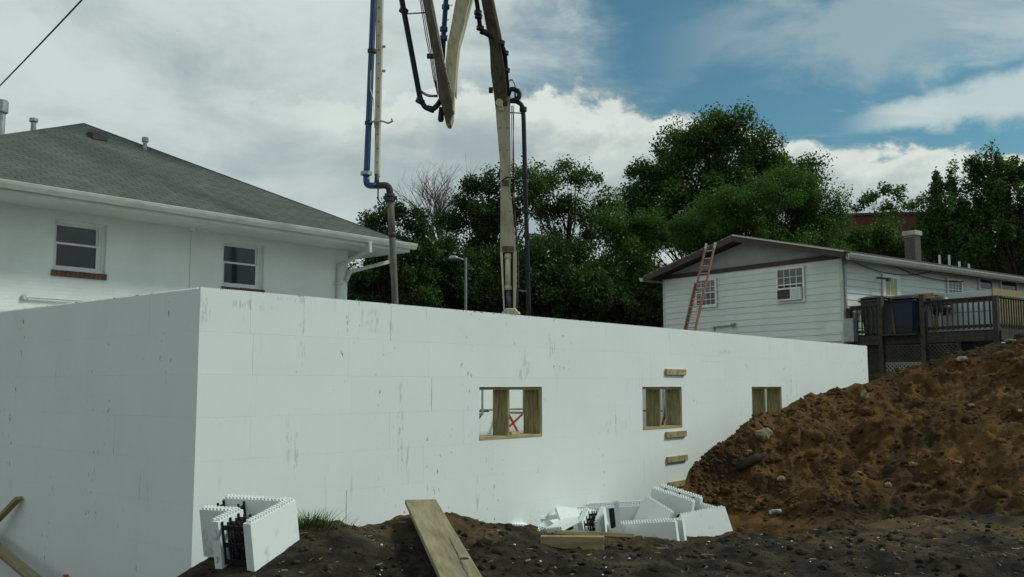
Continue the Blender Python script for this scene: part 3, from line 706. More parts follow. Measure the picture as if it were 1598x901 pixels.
q = at(1040, 604, 13.6); icf_block(0.66, (q.x, q.y, -0.38), (R(6), R(12), R(-38)), RB + 'standing tallest at the back of the heap by the dirt mound')
q = at(944, 604, 12.9); icf_block(0.7, (q.x, q.y, -0.56), (R(-6), R(-8), R(78)), RB + 'seen end-on in the heap with its black webs showing')
q = at(955, 604, 13.55); icf_block(1.0, (q.x, q.y, -0.56), (R(4), R(-2), R(6)), RB + 'farthest back in the heap against the wall')
q = at(868, 604, 12.9); icf_block(1.22, (q.x, q.y, -0.40), (R(-48), R(4), R(10)), RB + 'lying flat at the end of the heap nearest the plank')
q = at(1106, 604, 13.0); icf_block(0.66, (q.x, q.y, -0.52), (R(-24), R(-8), R(14)), RB + 'cut short, lying flat beside the dirt mound')
q = at(818, 604, 13.2); o = None
fr = MB(); rr = random.Random(9)
for i in range(26):
    x, y = rr.uniform(-.3, .3), rr.uniform(-.22, .22); s_ = rr.uniform(.025, .09)
    c, s2 = cos(rr.uniform(0, 3)), sin(rr.uniform(0, 3)); z = .22 * (1 - abs(x) / .32) * rr.uniform(.1, 1)
    fr.bar((x - s_ * c, y - s_ * s2, z), (x + s_ * c, y + s_ * s2, z + rr.uniform(-.05, .05)), s_ * 1.2, s_ * rr.uniform(.3, .9))
fr.box(-.3, .3, -.2, .2, -.25, .05)
tag(fr.build('broken_foam', 'foam_loose', None, loc=(q.x, q.y, -.27)), 'heap of broken white foam crumbs at the wall end of the loose blocks', 'foam scrap')

# single broken panels strewn along the foot of the wall
for px, dd_, zz, rot, L_, lb in ((838, 12.9, -.34, (R(-62), R(10), R(-22)), .5, 'broken white foam panel leaning beside the crumbs, nearest the plank'),
                               (905, 12.6, -.36, (R(-70), R(-6), R(35)), .42, 'broken white foam panel propped on the flat block in the heap'),
                               (968, 12.65, -.40, (R(-6), R(9), R(84)), .55, 'thin white foam panel standing on edge in the middle of the heap'),
                               (1004, 13.3, -.44, (R(-20), R(20), R(-50)), .5, 'white foam panel leaning behind the long block of the heap'),
                               (812, 12.5, -.26, (R(-80), R(8), R(30)), .26, 'small flat white foam scrap nearest the plank end of the heap'),
                               (862, 12.3, -.27, (R(-78), R(-10), R(-40)), .24, 'small flat white foam scrap in front of the flat block'),
                               (893, 12.75, -.31, (R(-60), R(6), R(15)), .30, 'small white foam scrap lying on top of the flat block'),
                               (1080, 13.5, -.50, (R(-15), R(5), R(-60)), .45, 'white foam panel leaning at the mound side of the heap')):
    q = at(px, 604, dd_); pm_ = panel_mesh(L_); pm_.box(-L_ * .5, -L_ * .15, FO, FO + .018, .05, .09).box(L_ * .1, L_ * .34, FO, FO + .02, .24, .30)
    o = pm_.build('foam_offcut', 'foam_loose', None, loc=(q.x, q.y, zz), rot=rot); tag(o, lb, 'foam panel', 'loose foam form blocks on the ground')
    MB().box(-L_ * .2, -L_ * .2 + .012, FO - .002, FO + .07, .08, .33).box(L_ * .2, L_ * .2 + .012, FO - .002, FO + .06, .08, .33).build('plastic_web', 'plastic_black', o)
# corner block standing by the building's corner
P0 = at(474, 604, 7.85); l1 = atan2(-0.93, -0.36)
cb = empty('foam_corner_block', (P0.x, P0.y, 0.215), l1, 'white foam corner block with black webs standing upright by the building corner', 'foam block', 'loose foam form blocks on the ground')
zc = 0.0
# local x runs along the leg towards the camera, local y (negative) along the other leg
cb.rotation_euler = (0, R(11), l1)
L1, L2 = 0.60, 0.66; TH0 = TH; TH = 0.36
def leg(m, x0, x1, y0, y1, horiz):
    m.box(x0, x1, y0, y1, .012, CRS - .016)
    if horiz: teeth(m, x0, x1, True, y0, y1, CRS - .016, .034, .02)
    else: teeth(m, y0, y1, False, x0, x1, CRS - .016, .034, .02)
m = MB(); leg(m, 0, L1, -FO, 0, True); leg(m, 0, FO, -L2, -FO, False)
m.build('outer_foam_panel', 'foam_loose', cb)
m = MB(); leg(m, TH - FO, L1 - .0, -TH, -TH + FO, True); leg(m, TH - FO, TH, -L2, -TH, False)
m.build('inner_foam_panel', 'foam_loose', cb)
for x in (.36, .46, .56):
    w_ = MB()
    for z in (.07, .20, .335): w_.box(x - .006, x + .006, -TH + FO - .012, -FO + .012, z - .018, z + .018)
    for y in np.linspace(-TH + FO + .006, -FO - .006, 5): w_.box(x - .008, x + .008, y - .006, y + .006, .05, .38)
    w_.build('plastic_web', 'plastic_black', cb)
for y in (-.45, -.65):
    w_ = MB()
    for z in (.07, .335): w_.box(FO - .01, TH - FO + .01, y - .006, y + .006, z - .018, z + .018)
    for x in (FO + .006, .145, TH - FO - .006): w_.box(x - .006, x + .006, y - .008, y + .008, .05, .38)
    w_.build('plastic_web', 'plastic_black', cb)

TH = TH0
# ================================================================== TIMBER ON THE GROUND
def board(name, p, q, w, h, mat, label, cat, bev=.004):
    p = Vector(p); q = Vector(q); d = q - p
    o = MB().box(0, d.length, -w / 2, w / 2, -h / 2, h / 2).build(name, mat, None, bevel=bev, loc=p)
    o.rotation_euler = d.to_track_quat('X', 'Z').to_euler()
    return tag(o, label, cat)
pl = board('plank', at(733, 930, 6.25), at(656, 783, 8.95), .285, .04, 'plank', 'long weathered scaffold plank sloping up over the berm towards the wall', 'plank')
ck = MB(); 
yy = [-.045 - .02 * (k / 22) + random.uniform(-.004, .004) for k in range(23)]
for i in range(22): ck.bar((.30 + i * .05, yy[i], .0195), (.352 + i * .05, yy[i + 1], .0195), (.003 + .005 * (i % 5 == 2) + .006 * sin(i / 22 * pi)), .004)
ck.build('crack', 'dark_metal', pl)
MB().lathe([(.034, 0), (.030, .002)], 14).build('knot', 'bark', pl, loc=(.78, -.09, .0195))
g1 = gat(891, 8.35)
o = MB().box(-.27, .27, -.019, .019, -.07, .07).build('timber_offcut', 'lumber', None, bevel=.004, loc=(g1.x, g1.y - .05, g1.z + .05), rot=(R(8), 0, R(-3)))
tag(o, 'pale timber offcut on edge in front of the foam heap', 'wood')
o = MB().box(-.34, .34, -.07, .07, -.019, .019).build('timber_offcut', 'lumber', None, bevel=.004, loc=(g1.x + .2, g1.y + .10, g1.z + .11), rot=(R(-10), R(3), R(4)))
tag(o, 'flat timber offcut behind the one standing on edge, by the foam heap', 'wood')
def onleft(px, py, ao):
    d = ray(px, py); k = (F0.o.dot(F0.A) + ao) / Vector((d.x, d.y)).dot(F0.A); return Vector((d.x * k, d.y * k, d.z * k + EYE))
board('brace_board', onleft(30, 777, -.05), onleft(-75, 885, -.3), .09, .04, 'lumber', 'tan board leaning against the shaded end wall', 'board')
board('brace_board', onleft(-70, 800, -.12), onleft(75, 922, -.40), .14, .04, 'plank', 'pale plank lying along the foot of the shaded end wall', 'board')
q = onleft(103, 900, -.3); gq = gz(q.x, q.y)
o = MB().box(-.02, .02, -.02, .02, gq - .1, q.z + .02).build('survey_stake', 'orange_paint', None, loc=(q.x, q.y, 0)); tag(o, 'orange painted stake top at the foot of the shaded wall', 'stake')

# ---- rocks on the mound
def rock(px, py, wpx, label, flat=.7, mat='rock', ground=False):
    if ground: p = gat(px, 1490 * 1.45 / (py - 604)); 
    else: p = mound_at(px, py)
    r_ = wpx / FPX * p.y / 2 * .8
    import bmesh
    bm = bmesh.new(); bmesh.ops.create_icosphere(bm, subdivisions=2, radius=r_)
    ph = random.random() * 9
    for v in bm.verts:
        n_ = v.co.normalized(); k = 1 + .22 * sin(n_.x * 3 + ph) * cos(n_.y * 2.6 + ph * 1.3) + .12 * sin(n_.z * 3 + n_.x * 4 + ph * 2) + random.uniform(-.09, .09); v.co *= k; v.co.z *= flat
    me = bpy.data.meshes.new('rock'); bm.to_mesh(me); bm.free()
    o = place('rock', me, mat, None, p + Vector((0, -.15 * r_, .25 * r_ * flat)), (0, 0, random.random() * 6)); return tag(o, label, 'rock', 'pale rocks on the dirt')
ROCKS = [(1190, 681, 33, 'largest pale jagged rock on the mound below the third window opening', .8), (1169, 706, 11, 'small pale rock just below the largest pale rock on the mound', .8),
         (1348, 618, 14, 'pale upright rock on the mound crest by the end of the wall', 1.2), (1426, 725, 18, 'pale rock in the middle of the mound slope', .6), (1385, 758, 15, 'pale pointed rock low on the mound slope', .8),
         (1340, 738, 12, 'flat pale rock halfway between the can and the mound middle', .5), (1494, 722, 12, 'pale flat rock on the mound slope under the deck corner', .5), (1590, 645, 14, 'pale rock at the edge of the picture on the mound', .9),
         (1516, 634, 12, 'small tan rock on the upper mound slope', .6), (1218, 749, 17, 'brown rounded stone low on the mound near the can', .7), (1500, 562, 26, 'long brown boulder on the mound crest below the deck', .5), (1575, 533, 22, 'pale flat stone on the mound crest under the deck', .35)]
for px, py, w_, lb, fl in ROCKS: rock(px, py, w_, lb, fl)
rock(1367, 868, 12, 'small white stone on the dark soil in front of the mound', .6, ground=True)
rock(760, 816, 22, 'brown clod on the berm beside the plank', .7, 'clod', True)
rock(566, 813, 12, 'brown clod on the berm crest between grass and plank', .9, 'clod', True)
# ---- drinks can
q = mound_at(1207, 804)
cn = MB().lathe([(.026, 0), (.033, .012), (.033, .150), (.027, .165)], 16).build('drinks_can', 'can_label', None, smooth=False, loc=q + Vector((-.08, -.06, .045)), rot=(R(8), R(84), R(6)))
tag(cn, 'blue and silver drinks can lying at the foot of the mound', 'can')
# ---- old roots and a dark branch on the mound
q = mound_at(1150, 735); q2 = mound_at(1195, 713)
tag(MB().tube([q + Vector((0, -.05, .03)), (q + q2) / 2 + Vector((0, -.1, .06)), q2 + Vector((0, -.05, .05))], [.05, .07, .03], 7).build('dead_branch', 'bark', None, smooth=True), 'dark broken branch lying on the mound below the largest rock', 'branch')
# ---- grass tuft by the corner block
gp = gat(487, 8.2); V = []; Fq = []
for i in range(420):
    a_ = RNG.uniform(0, 2 * pi); r_ = abs(RNG.normal(0, .13)); bx, by = gp.x + r_ * cos(a_) * 1.3, gp.y + r_ * sin(a_)
    h = RNG.uniform(.05, .19) * (1 - r_ * 1.2); l = RNG.uniform(.03, .16); dx, dy = cos(a_ + RNG.normal(0, .8)), sin(a_ + RNG.normal(0, .8)); w_ = .0035
    z0 = gz(bx, by) - .01; k = len(V)
    for t_, ww in ((0, 1), (.5, .8), (1, .1)):
        cx2, cy2, cz2 = bx + dx * l * t_ ** 2, by + dy * l * t_ ** 2, z0 + h * t_
        V += [(cx2 - dy * w_ * ww, cy2 + dx * w_ * ww, cz2), (cx2 + dy * w_ * ww, cy2 - dx * w_ * ww, cz2)]
    Fq += [(k, k + 1, k + 3, k + 2), (k + 2, k + 3, k + 5, k + 4)]
tag(np_mesh('grass_tuft', V, Fq, 'grass_blade'), 'tuft of green grass beside the foam corner block', 'grass')

# ---- straw, chips and foam beads trodden into the soil (uncounted)
n = 700; bx = RNG.uniform(-2.2, 5.0, n); by = 6.2 + 4.5 * RNG.random(n); bz = G(bx, by) + .006; an = RNG.uniform(0, pi, n); ln = RNG.uniform(.01, .05, n); wd = RNG.uniform(.002, .006, n)
V = []
for sgx, sgy in ((-1, -1), (1, -1), (1, 1), (-1, 1)):
    V.append(np.stack([bx + sgx * ln * np.cos(an) - sgy * wd * np.sin(an), by + sgx * ln * np.sin(an) + sgy * wd * np.cos(an), bz + sgx * RNG.uniform(-.008, .012, n)], 1))
tag(np_mesh('straw_litter', np.stack(V, 1).reshape(-1, 3), np.arange(n * 4).reshape(-1, 4), 'straw'), kind='stuff')

n = 130; bx = RNG.uniform(-2.2, 4.0, n); by = 6.4 + 6.2 * RNG.random(n); r = 0.004 + 0.011 * RNG.random(n) ** 3
clods('foam_beads', np.stack([bx, by, G(bx, by) + r * .5], 1), r, 'foam_loose')
n = 420; cx_ = RNG.uniform(-2.3, 5.5, n); cy_ = 6.2 + 4.2 * RNG.random(n); r = 0.025 + 0.05 * RNG.random(n) ** 3
clods('soil_lumps', np.stack([cx_, cy_, G(cx_, cy_) - r * .25], 1), r, 'soil')

idx = RNG.choice(np.where((MV[:, 0] / MV[:, 1] > 0.186))[0], 140); r = 0.04 + 0.11 * RNG.random(len(idx)) ** 3
clods('clay_lumps', MV[idx] - np.array([0, 0, 0.25]) * r[:, None], r, 'clay')

# ================================================================== HIP-ROOFED HOUSE
def slab_uv(name, tris, mat, parent, thick=None):
    """Flat roof planes; each = list of local points, first two along the eave. UVs in metres."""
    V, Fc, UV = [], [], []
    for pts in tris:
        pts = [Vector(p) for p in pts]; e = (pts[1] - pts[0]).normalized(); n = e.cross(pts[2] - pts[0]).normalized(); s_ = n.cross(e)
        k = len(V); V += [tuple(p) for p in pts]; Fc.append(tuple(range(k, k + len(pts))))
        UV += [((p - pts[0]).dot(e), (p - pts[0]).dot(s_)) for p in pts]
    me = bpy.data.meshes.new(name); me.from_pydata(V, [], Fc); uv = me.uv_layers.new(name='UVMap')
    for i, l in enumerate(me.loops): uv.data[i].uv = UV[l.vertex_index]
    o = place(name, me, mat, parent)
    md = o.modifiers.new('thick', 'SOLIDIFY'); md.thickness = 0.05; md.offset = -1
    return o
q = at(125, 604, 17.3); HL = Frame((q.x, q.y), F0.ang)
hA0, hA1, hB1, EAV, OVR = -3.05, 6.14, 7.5, 4.80, 0.95
hl = empty('hip_roofed_house', (HL.o.x, HL.o.y, 0), HL.ang, 'white painted brick house with grey hip roof behind the foundation', 'house')
wins = []
for (x0, y0, x1, y1) in ((86, 341, 168, 421), (349, 375, 413, 447)):
    a0, zt = HL.on(x0, (y0 + y0) / 2); a1, _ = HL.on(x1, y0); _, zb = HL.on(x0, y1); wins.append((a0, a1, zb, zt))
m = MB()
for x0, x1, z0, z1 in cut([(hA0, hA1, -0.8, EAV - .12)], wins): m.box(x0, x1, 0, .22, z0, z1)
m.box(hA0, hA0 + .22, .22, hB1, -.8, EAV - .12).box(hA1 - .22, hA1, .22, hB1, -.8, EAV - .12).box(hA0 + .22, hA1 - .22, hB1 - .22, hB1, -.8, EAV - .12)
m.build('wall', 'painted_brick', hl)
e0, e1, f0, f1 = hA0 - OVR, hA1 + OVR + .1, -OVR, hB1 + OVR
ap = Vector(((e0 + e1) / 2, 3.75, 7.37)); ez = EAV + .03
roof = slab_uv('roof', [[(e0, f0, ez), (e1, f0, ez), ap], [(e1, f0, ez), (e1, f1, ez), ap], [(e1, f1, ez), (e0, f1, ez), ap], [(e0, f1, ez), (e0, f0, ez), ap]], 'shingle', hl)
for c in ((e0, f0), (e1, f0), (e1, f1), (e0, f1)):
    MB().bar((c[0], c[1], ez + .0), ap + Vector((0, 0, .004)), .05, .02).build('hip_cap', 'shingle_cap', roof)
MB().box(e0, e1, f0, 0 - .002, EAV - .16, EAV - .13).box(hA1 + .002, e1, 0, f1, EAV - .16, EAV - .13).box(e0, hA0 - .002, 0, f1, EAV - .16, EAV - .13).build('soffit', 'soffit', hl)
MB().box(e0, e1, f0 - .02, f0 - .001, EAV - .17, EAV + .01).box(e1 + .001, e1 + .02, f0, f1, EAV - .17, EAV + .01).box(e0 - .02, e0 - .001, f0, f1, EAV - .17, EAV + .01).build('fascia', 'soffit', hl)
prof = [(0, -.10), (.07, -.10), (.11, -.03), (.125, .015), (.125, .03), (.108, .03), (.108, .015), (0.01, .0)]
gut = MB(); gut.prism([(e0 - .1, f0 - .021 - y, EAV + .0 + z) for y, z in prof], (e1 - e0 + .24, 0, 0)); gut.prism([(e1 + .021 + y, f0 - .05, EAV + z) for y, z in prof], (0, f1 - f0, 0))
gut.build('gutter', 'white_metal', hl)
# downspouts at the corner
def dspout(pts): 
    d_ = MB()
    for i in range(len(pts) - 1): d_.bar(pts[i], pts[i + 1], .085, .07, (0, 1, 0.01))
    for p in pts[1:-1]: d_.box(p[0] - .045, p[0] + .045, p[1] - .045, p[1] + .045, p[2] - .05, p[2] + .05)
    d_.build('downspout', 'white_metal', hl, bevel=.01)
a_d, z_d = HL.on(577, 376, -OVR - .08); a_w, z_w = HL.on(529, 414, -.06)
dspout([(a_d, f0 - .08, EAV - .08), (a_d, f0 - .08, EAV - .28), (a_w, -.06, z_w), (a_w, -.06, 0.2)])
dspout([(e1 + .08, f0 + .75, EAV - .08), (e1 + .08, f0 + .75, EAV - .32), (hA1 + .02, -.06, z_w - .12), (hA1 - .08, -.05, z_w - .35)])
MB().box(a_w - .09, a_w + .09, -.11, -.004, z_w - .45, z_w - .41).build('downspout_strap', 'white_metal', hl)
for wi, (a0, a1, zb, zt) in enumerate(wins):
    w_ = MB(); fw = .055
    for q4 in cut([(a0, a1, zb, zt)], [(a0 + fw, a1 - fw, zb + fw, zt - fw)]): w_.box(q4[0], q4[1], .07, .16, q4[2], q4[3])
    win = w_.build('window', 'vinyl', hl)
    zm = (zb + zt) / 2 + .02
    x0, x1 = a0 + fw, a1 - fw - .05
    for nm, s0, s1, yy, gm in (('upper_sash', zm, zt - fw, .125, 'glass_upper'), ('lower_sash', zb + fw, zm + .04, .095, 'glass_dark')):
        s_ = MB(); b_ = .038
        for q4 in cut([(x0, x1, s0, s1)], [(x0 + b_, x1 - b_, s0 + b_, s1 - b_)]): s_.box(q4[0], q4[1], yy, yy + .03, q4[2], q4[3])
        s_.build(nm, 'vinyl', win)
        MB().box(x0 + b_, x1 - b_, yy + .012, yy + .018, s0 + b_, s1 - b_).build('pane', gm, win)
    MB().box(x1, a1 - fw, .09, .15, zb + fw, zt - fw).build('jamb_liner', 'vinyl', win)
    MB().box(a0, a1, .165, .2, zb, zt).build('blind_backing', 'dark_metal', win)
    sill = MB().box(a0 - .03, a1 + .02, -.02, .069, zb - .115, zb - .006).build('brick_sill', 'mortar', hl)
    nb_ = 12; bw = (a1 - a0 + .05) / nb_; bm_ = MB().box(.005, bw - .005, -.035, .066, -.11, -.002).mesh('brick')
    for i in range(nb_): place('brick', bm_, 'red_brick', sill, (a0 - .03 + i * bw, random.uniform(-.004, .002), zb - .002 + random.uniform(-.003, .002)))
# floodlights and conduit
a_f, z_f = HL.on(305, 357)
fl = MB().lathe([(.06, 0), (.06, .03)], 12).build('floodlight', 'vinyl', hl, loc=(a_f, -.001, z_f), rot=(R(90), 0, 0))
for sgn in (-1, 1): MB().tube([(0, 0, .02), (sgn * .09, .03, .06), (sgn * .14, -.01, .13), (sgn * .17, -.03, .2)], [.02, .025, .045, .06], 10).build('lamp_head', 'vinyl', fl, smooth=True)
a_c, z_c = HL.on(298, 366); MB().tube([(a_c, -.006, z_f - .05), (a_c, -.006, 0)], .006, 6).build('wall_cable', 'soffit', hl)
a_p, z_p = HL.on(38, 464); a_p2, z_p2 = HL.on(130, 470)
MB().tube([(a_p, -.05, z_p), (a_p2, -.05, z_p2 - .0)], .018, 8).build('conduit', 'white_metal', hl)
MB().lathe([(.05, 0), (.065, .02), (.04, .05)], 12).build('conduit_box', 'white_metal', hl, loc=(a_p, -.005, z_p), rot=(R(90), 0, 0))
# roof vents
tanr = (ap.z - ez) / (ap.y - f0)
def on_roof(px, py):
    d = ray(px, py); o2 = Vector((0, 0)) - HL.o
    b0 = o2.dot(HL.N); db = d.x * HL.N.x + d.y * HL.N.y; a0 = o2.dot(HL.A); da = d.x * HL.A.x + d.y * HL.A.y
    s_ = (ez + tanr * (b0 - f0) - EYE) / (d.z - tanr * db); return Vector((a0 + da * s_, b0 + db * s_, EYE + d.z * s_))
def stack(px, py, h, r_):
    p = on_roof(px, py); v = MB().lathe([(r_, -.25), (r_, h * .62)], 12).build('vent_stack', 'galvanised', hl, loc=p, smooth=False)
    MB().lathe([(r_ * 1.55, h * .60), (r_ * 1.6, h * .64), (r_ * 1.6, h * .95), (r_ * 1.2, h)], 14).build('vent_cap', 'galvanised', v)
stack(226, 233, .27, .045); stack(52, 199, .19, .052); stack(1, 206, .62, .07)
p = on_roof(152, 216); bv = MB().prism([(-.17, -.14, -.06), (.17, -.14, -.06), (.17, -.14, .07), (.13, -.14, .12), (-.13, -.14, .12), (-.17, -.14, .07)], (0, .28, .06)).build('box_vent', 'dark_metal', hl, loc=p)

# ================================================================== CLAPBOARD HOUSE
K = at(1320, 604, 26.0); gdir = Vector((-.605, .797)); sdir = Vector((.797, .605)); GW = 6.66; SL = 15.0
KG = Vector((K.x, K.y)) + gdir * GW
FG = Frame(KG, atan2(-.797, .605)); FS = Frame((K.x, K.y), atan2(.605, .797))
hr = empty('clapboard_house', (KG.x, KG.y, 0), FG.ang, 'low white clapboard house with brown gable beyond the wall end', 'house')
ZB, ZE = 2.74, 5.10
MB().box(.02, GW - .02, .02, SL, 0.8, ZE).build('wall', 'wall_paint', hr)
MB().box(.0, GW - .0, .0, .018, 0.8, ZB + .01).box(GW - .018, GW, .02, SL, .8, ZB + .01).build('foundation_wall', 'concrete', hl)
EXPO = .19
def clap(L):
    return MB().prism([(0, -.003, EXPO + .01), (0, -.008, EXPO + .01), (0, -.028, 0), (0, -.003, 0)], (L, 0, 0)).mesh('siding_board')
nbd = int((ZE - ZB) / EXPO) + 1
cg = clap(GW); cs = clap(SL)
for i in range(nbd):
    z = ZB + i * EXPO
    if z + EXPO > ZE + .1: break
    place('siding_board', cg, 'siding', hr, (0, random.uniform(-.002, .002), z))
    place('siding_board', cs, 'siding', hr, (GW + .0 + random.uniform(-.002, .002), 0, z), (0, 0, R(90)))
# corner trim with a shadowed joint
MB().box(GW - .055, GW + .03, -.03, .03, ZB - .05, ZE).build('corner_trim', 'white_metal', hr)
MB().box(GW + .031, GW + .07, .05, .12, ZB - .3, ZE - .1).build('corner_pipe', 'galvanised', hr)
MB().box(-.03, .055, -.03, .03, ZB - .05, ZE).build('corner_trim', 'white_metal', hr)
PK = ZE + .80; OV = .42; FO_ = .50
MB().prism([(0, .006, ZE), (GW, .006, ZE), (GW / 2, .006, PK - .06)], (0, .03, 0)).build('gable_panel', 'gable_panel', hr)
MB().box(-.02, GW + .02, -.06, .004, ZE - .10, ZE + .03).build('gable_band', 'brown_trim', hr)
sl = .80 / (GW / 2)
zo = ZE - OV * sl
rf2 = slab_uv('roof', [[(-OV, -FO_, zo + .1), (-OV, SL, zo + .1), (GW / 2, SL, PK + .1), (GW / 2, -FO_, PK + .1)], [(GW + OV, SL, zo + .1), (GW + OV, -FO_, zo + .1), (GW / 2, -FO_, PK + .1), (GW / 2, SL, PK + .1)]], 'shingle_pale', hr)
MB().prism([(-OV, -FO_, zo + .04), (GW / 2, -FO_, PK + .04), (GW + OV, -FO_, zo + .04), (GW + OV, -FO_, zo + .005), (GW / 2, -FO_, PK + .005), (-OV, -FO_, zo + .005)], (0, SL + FO_, 0)).build('roof_soffit', 'brown_trim', hr)
for x0, z0, x1, z1 in ((-OV, zo, GW / 2, PK), (GW / 2, PK, GW + OV, zo)):
    MB().bar((x0, -FO_ - .015, z0 + .02), (x1, -FO_ - .015, z1 + .02), .028, .17, (0, 0, 1)).build('rake_board', 'brown_trim', hr)
MB().bar((GW / 2, -FO_ - .03, PK + .112), (GW + OV, -FO_ - .03, zo + .112), .05, .035, (0, 0, 1)).build('drip_edge', 'white_metal', hr)
g2 = [(0, -.10), (.07, -.10), (.115, -.02), (.125, .02), (.105, .02), (0.01, -.0)]
MB().prism([(GW + OV + .01 + x, -FO_ + .1, zo + .05 + z) for x, z in g2], (0, SL + .3, 0)).box(GW + OV - .02, GW + OV + .008, -FO_ + .1, SL, zo - .08, zo + .06).build('gutter', 'white_metal', hr)
MB().prism([(-OV - .01 - x, -FO_ - .1, zo + .05 + z) for x, z in g2], (0, SL + .3, 0)).build('gutter', 'white_metal', hr)
MB().add([(GW + OV, -FO_ + .08, zo + .07), (GW + OV + .20, -FO_ - .12, zo + .05), (GW + OV + .17, -FO_ - .05, zo - .15), (GW + OV + .02, -FO_ + .02, zo - .06), (GW + OV + .1, -FO_ + .1, zo - .03)], [(0, 1, 2), (0, 2, 3), (2, 1, 4), (0, 3, 4)]).build('bent_gutter_end', 'aluminium', hr)
def sash_window(fr, sx, rect, place_fn, name, cols, rows_, gl=('glass_curtain', 'glass_dark'), ac=False, lab=None):
    x0, y0, x1, y1 = rect
    a0, zt = fr.on(x0, y0); a1, _ = fr.on(x1, y0); _, zb = fr.on(x0, y1)
    f_ = .06
    e = MB()
    for q4 in cut([(a0, a1, zb, zt)], [(a0 + f_, a1 - f_, zb + f_, zt - f_)]): e.box(q4[0], q4[1], -.055, -.005, q4[2], q4[3])
    root = place_fn(e.build('window', 'vinyl', hr))
    zm = (zb + zt) / 2
    for nm, s0, s1, gm in (('upper_sash', zm, zt - f_, gl[0]), ('lower_sash', zb + f_, zm, gl[1])):
        s_ = MB().box(a0 + f_, a1 - f_, -.042, -.026, s0, s0 + .03)
        w_ = (a1 - a0 - 2 * f_)
        for c in range(1, cols): s_.box(a0 + f_ + w_ * c / cols - .009, a0 + f_ + w_ * c / cols + .009, -.041, -.026, s0 + .03, s1)
        for r_ in range(1, rows_): zz = s0 + (s1 - s0) * r_ / rows_; s_.box(a0 + f_, a1 - f_, -.040, -.027, zz - .009, zz + .009)
        s_.build(nm, 'vinyl', root)
        MB().box(a0 + f_, a1 - f_, -.024, -.016, s0, s1).build('pane', gm, root)
    if ac:
        c0, c1, z0, z1 = a0 + f_ + .02, a1 - f_ - .01, zb + f_ + .005, zb + f_ + .37
        u_ = MB().box(c0, c1, -.16, -.058, z0, z1).build('air_conditioner', 'vinyl', root, bevel=.01)
        w_ = c1 - c0
        MB().box(c0 + .04, c0 + w_ * .58, -.166, -.161, z0 + .05, z1 - .05).build('coil_grille', 'dark_metal', u_)
        for k in range(7): zz = z0 + .06 + k * (z1 - z0 - .12) / 6; MB().box(c0 + w_ * .64, c1 - .03, -.168, -.161, zz - .008, zz + .008).build('louvre', 'box_grey', u_)
    return root
def ident(o): o.location = (0, -.03, 0); return o
def to_side(o): o.location = (GW + .03, 0, 0); o.rotation_euler = (0, 0, R(90)); return o
sash_window(FG, 0, (1087, 438, 1120, 482), ident, 'window', 4, 2)
sash_window(FG, 0, (1213, 420, 1257, 475), ident, 'window', 4, 2, ac=True)
sash_window(FS, 0, (1475, 434, 1498, 470), to_side, 'window', 4, 3, ('glass_curtain', 'glass_curtain'))
sash_window(FS, 0, (1524, 433, 1546, 470), to_side, 'window', 1, 1, ('glass_dark', 'glass_dark'))
sash_window(FS, 0, (1558, 436, 1584, 475), to_side, 'window', 1, 1, ('glass_dark', 'glass_dark'))
a0, zt = FS.on(1374, 427); a1, _ = FS.on(1401, 427)
dr = to_side(MB().box(a0, a1, -.05, -.004, 2.88, zt).build('door', 'vinyl', hr))
zp = zt - .12
MB().box(a0 + .14, a1 - .20, -.056, -.0505, zp - .95, zp).build('door_pane', 'door_glow', dr)
for k in (1, 2): xx = a0 + .14 + (a1 - a0 - .34) * k / 3; MB().box(xx - .012, xx + .012, -.064, -.057, zp - .95, zp).build('muntin', 'vinyl', dr)
for k in (1,): MB().box(a0 + .14, a1 - .2, -.063, -.0565, zp - .52, zp - .495).build('muntin', 'vinyl', dr)
MB().lathe([(.03, 0), (.03, .05)], 10).build('door_handle', 'aluminium', dr, loc=(a0 + .1, -.05, 3.85), rot=(R(90), 0, 0))
a0, zt = FS.on(1366, 434)
wl = to_side(MB().bar((a0, -.02, zt), (a0 + .1, -.32, zt - .05), .05, .05).box(a0 + .05, a0 + .16, -.36, -.26, zt - .12, zt - .02).build('wall_lamp', 'dark_metal', hr))
# wires drooping below the eave
for (x0, y0, x1, y1, sg) in ((1330, 410, 1450, 424, .22), (1395, 418, 1500, 440, .12), (1330, 402, 1598, 442, .06)):
    a0, z0 = FS.on(x0, y0); a1, z1 = FS.on(x1, y1)
    pts = [(a0 + (a1 - a0) * t_, -.06, z0 + (z1 - z0) * t_ - sg * 4 * t_ * (1 - t_)) for t_ in np.linspace(0, 1, 9)]
    to_side(MB().tube(pts, .012, 5).build('wire', 'cable', hr))
# pipe fitting on the gable wall
a0, z0 = FG.on(1116, 511); a1, z1 = FG.on(1147, 508)
MB().tube([(a0, -.02, z0 - .12), (a0, -.08, z0), (a1, -.08, z1), (a1, -.1, z1 - .1)], .022, 7).lathe([(.05, -.04), (.08, .0), (.07, .05)], 9, (a1, -.09, z1 + .02)).lathe([(.05, -.03), (.05, .03)], 9, (a0, -.05, z0)).build('gas_pipe', 'galvanised', hr)
# patched sheet low on the gable wall
a0, z0 = FG.on(1288, 520); a1, z1 = FG.on(1316, 504)
MB().box(a0, a1, -.034, -.027, z0, z1).build('sheet_patch', 'vinyl', hr)
a0, z0 = FG.on(1322, 515); MB().box(a0 - .02, a0 + .28, -.16, .1, z0 - .35, z0 + .3).build('meter_box', 'galvanised', hr, bevel=.03)
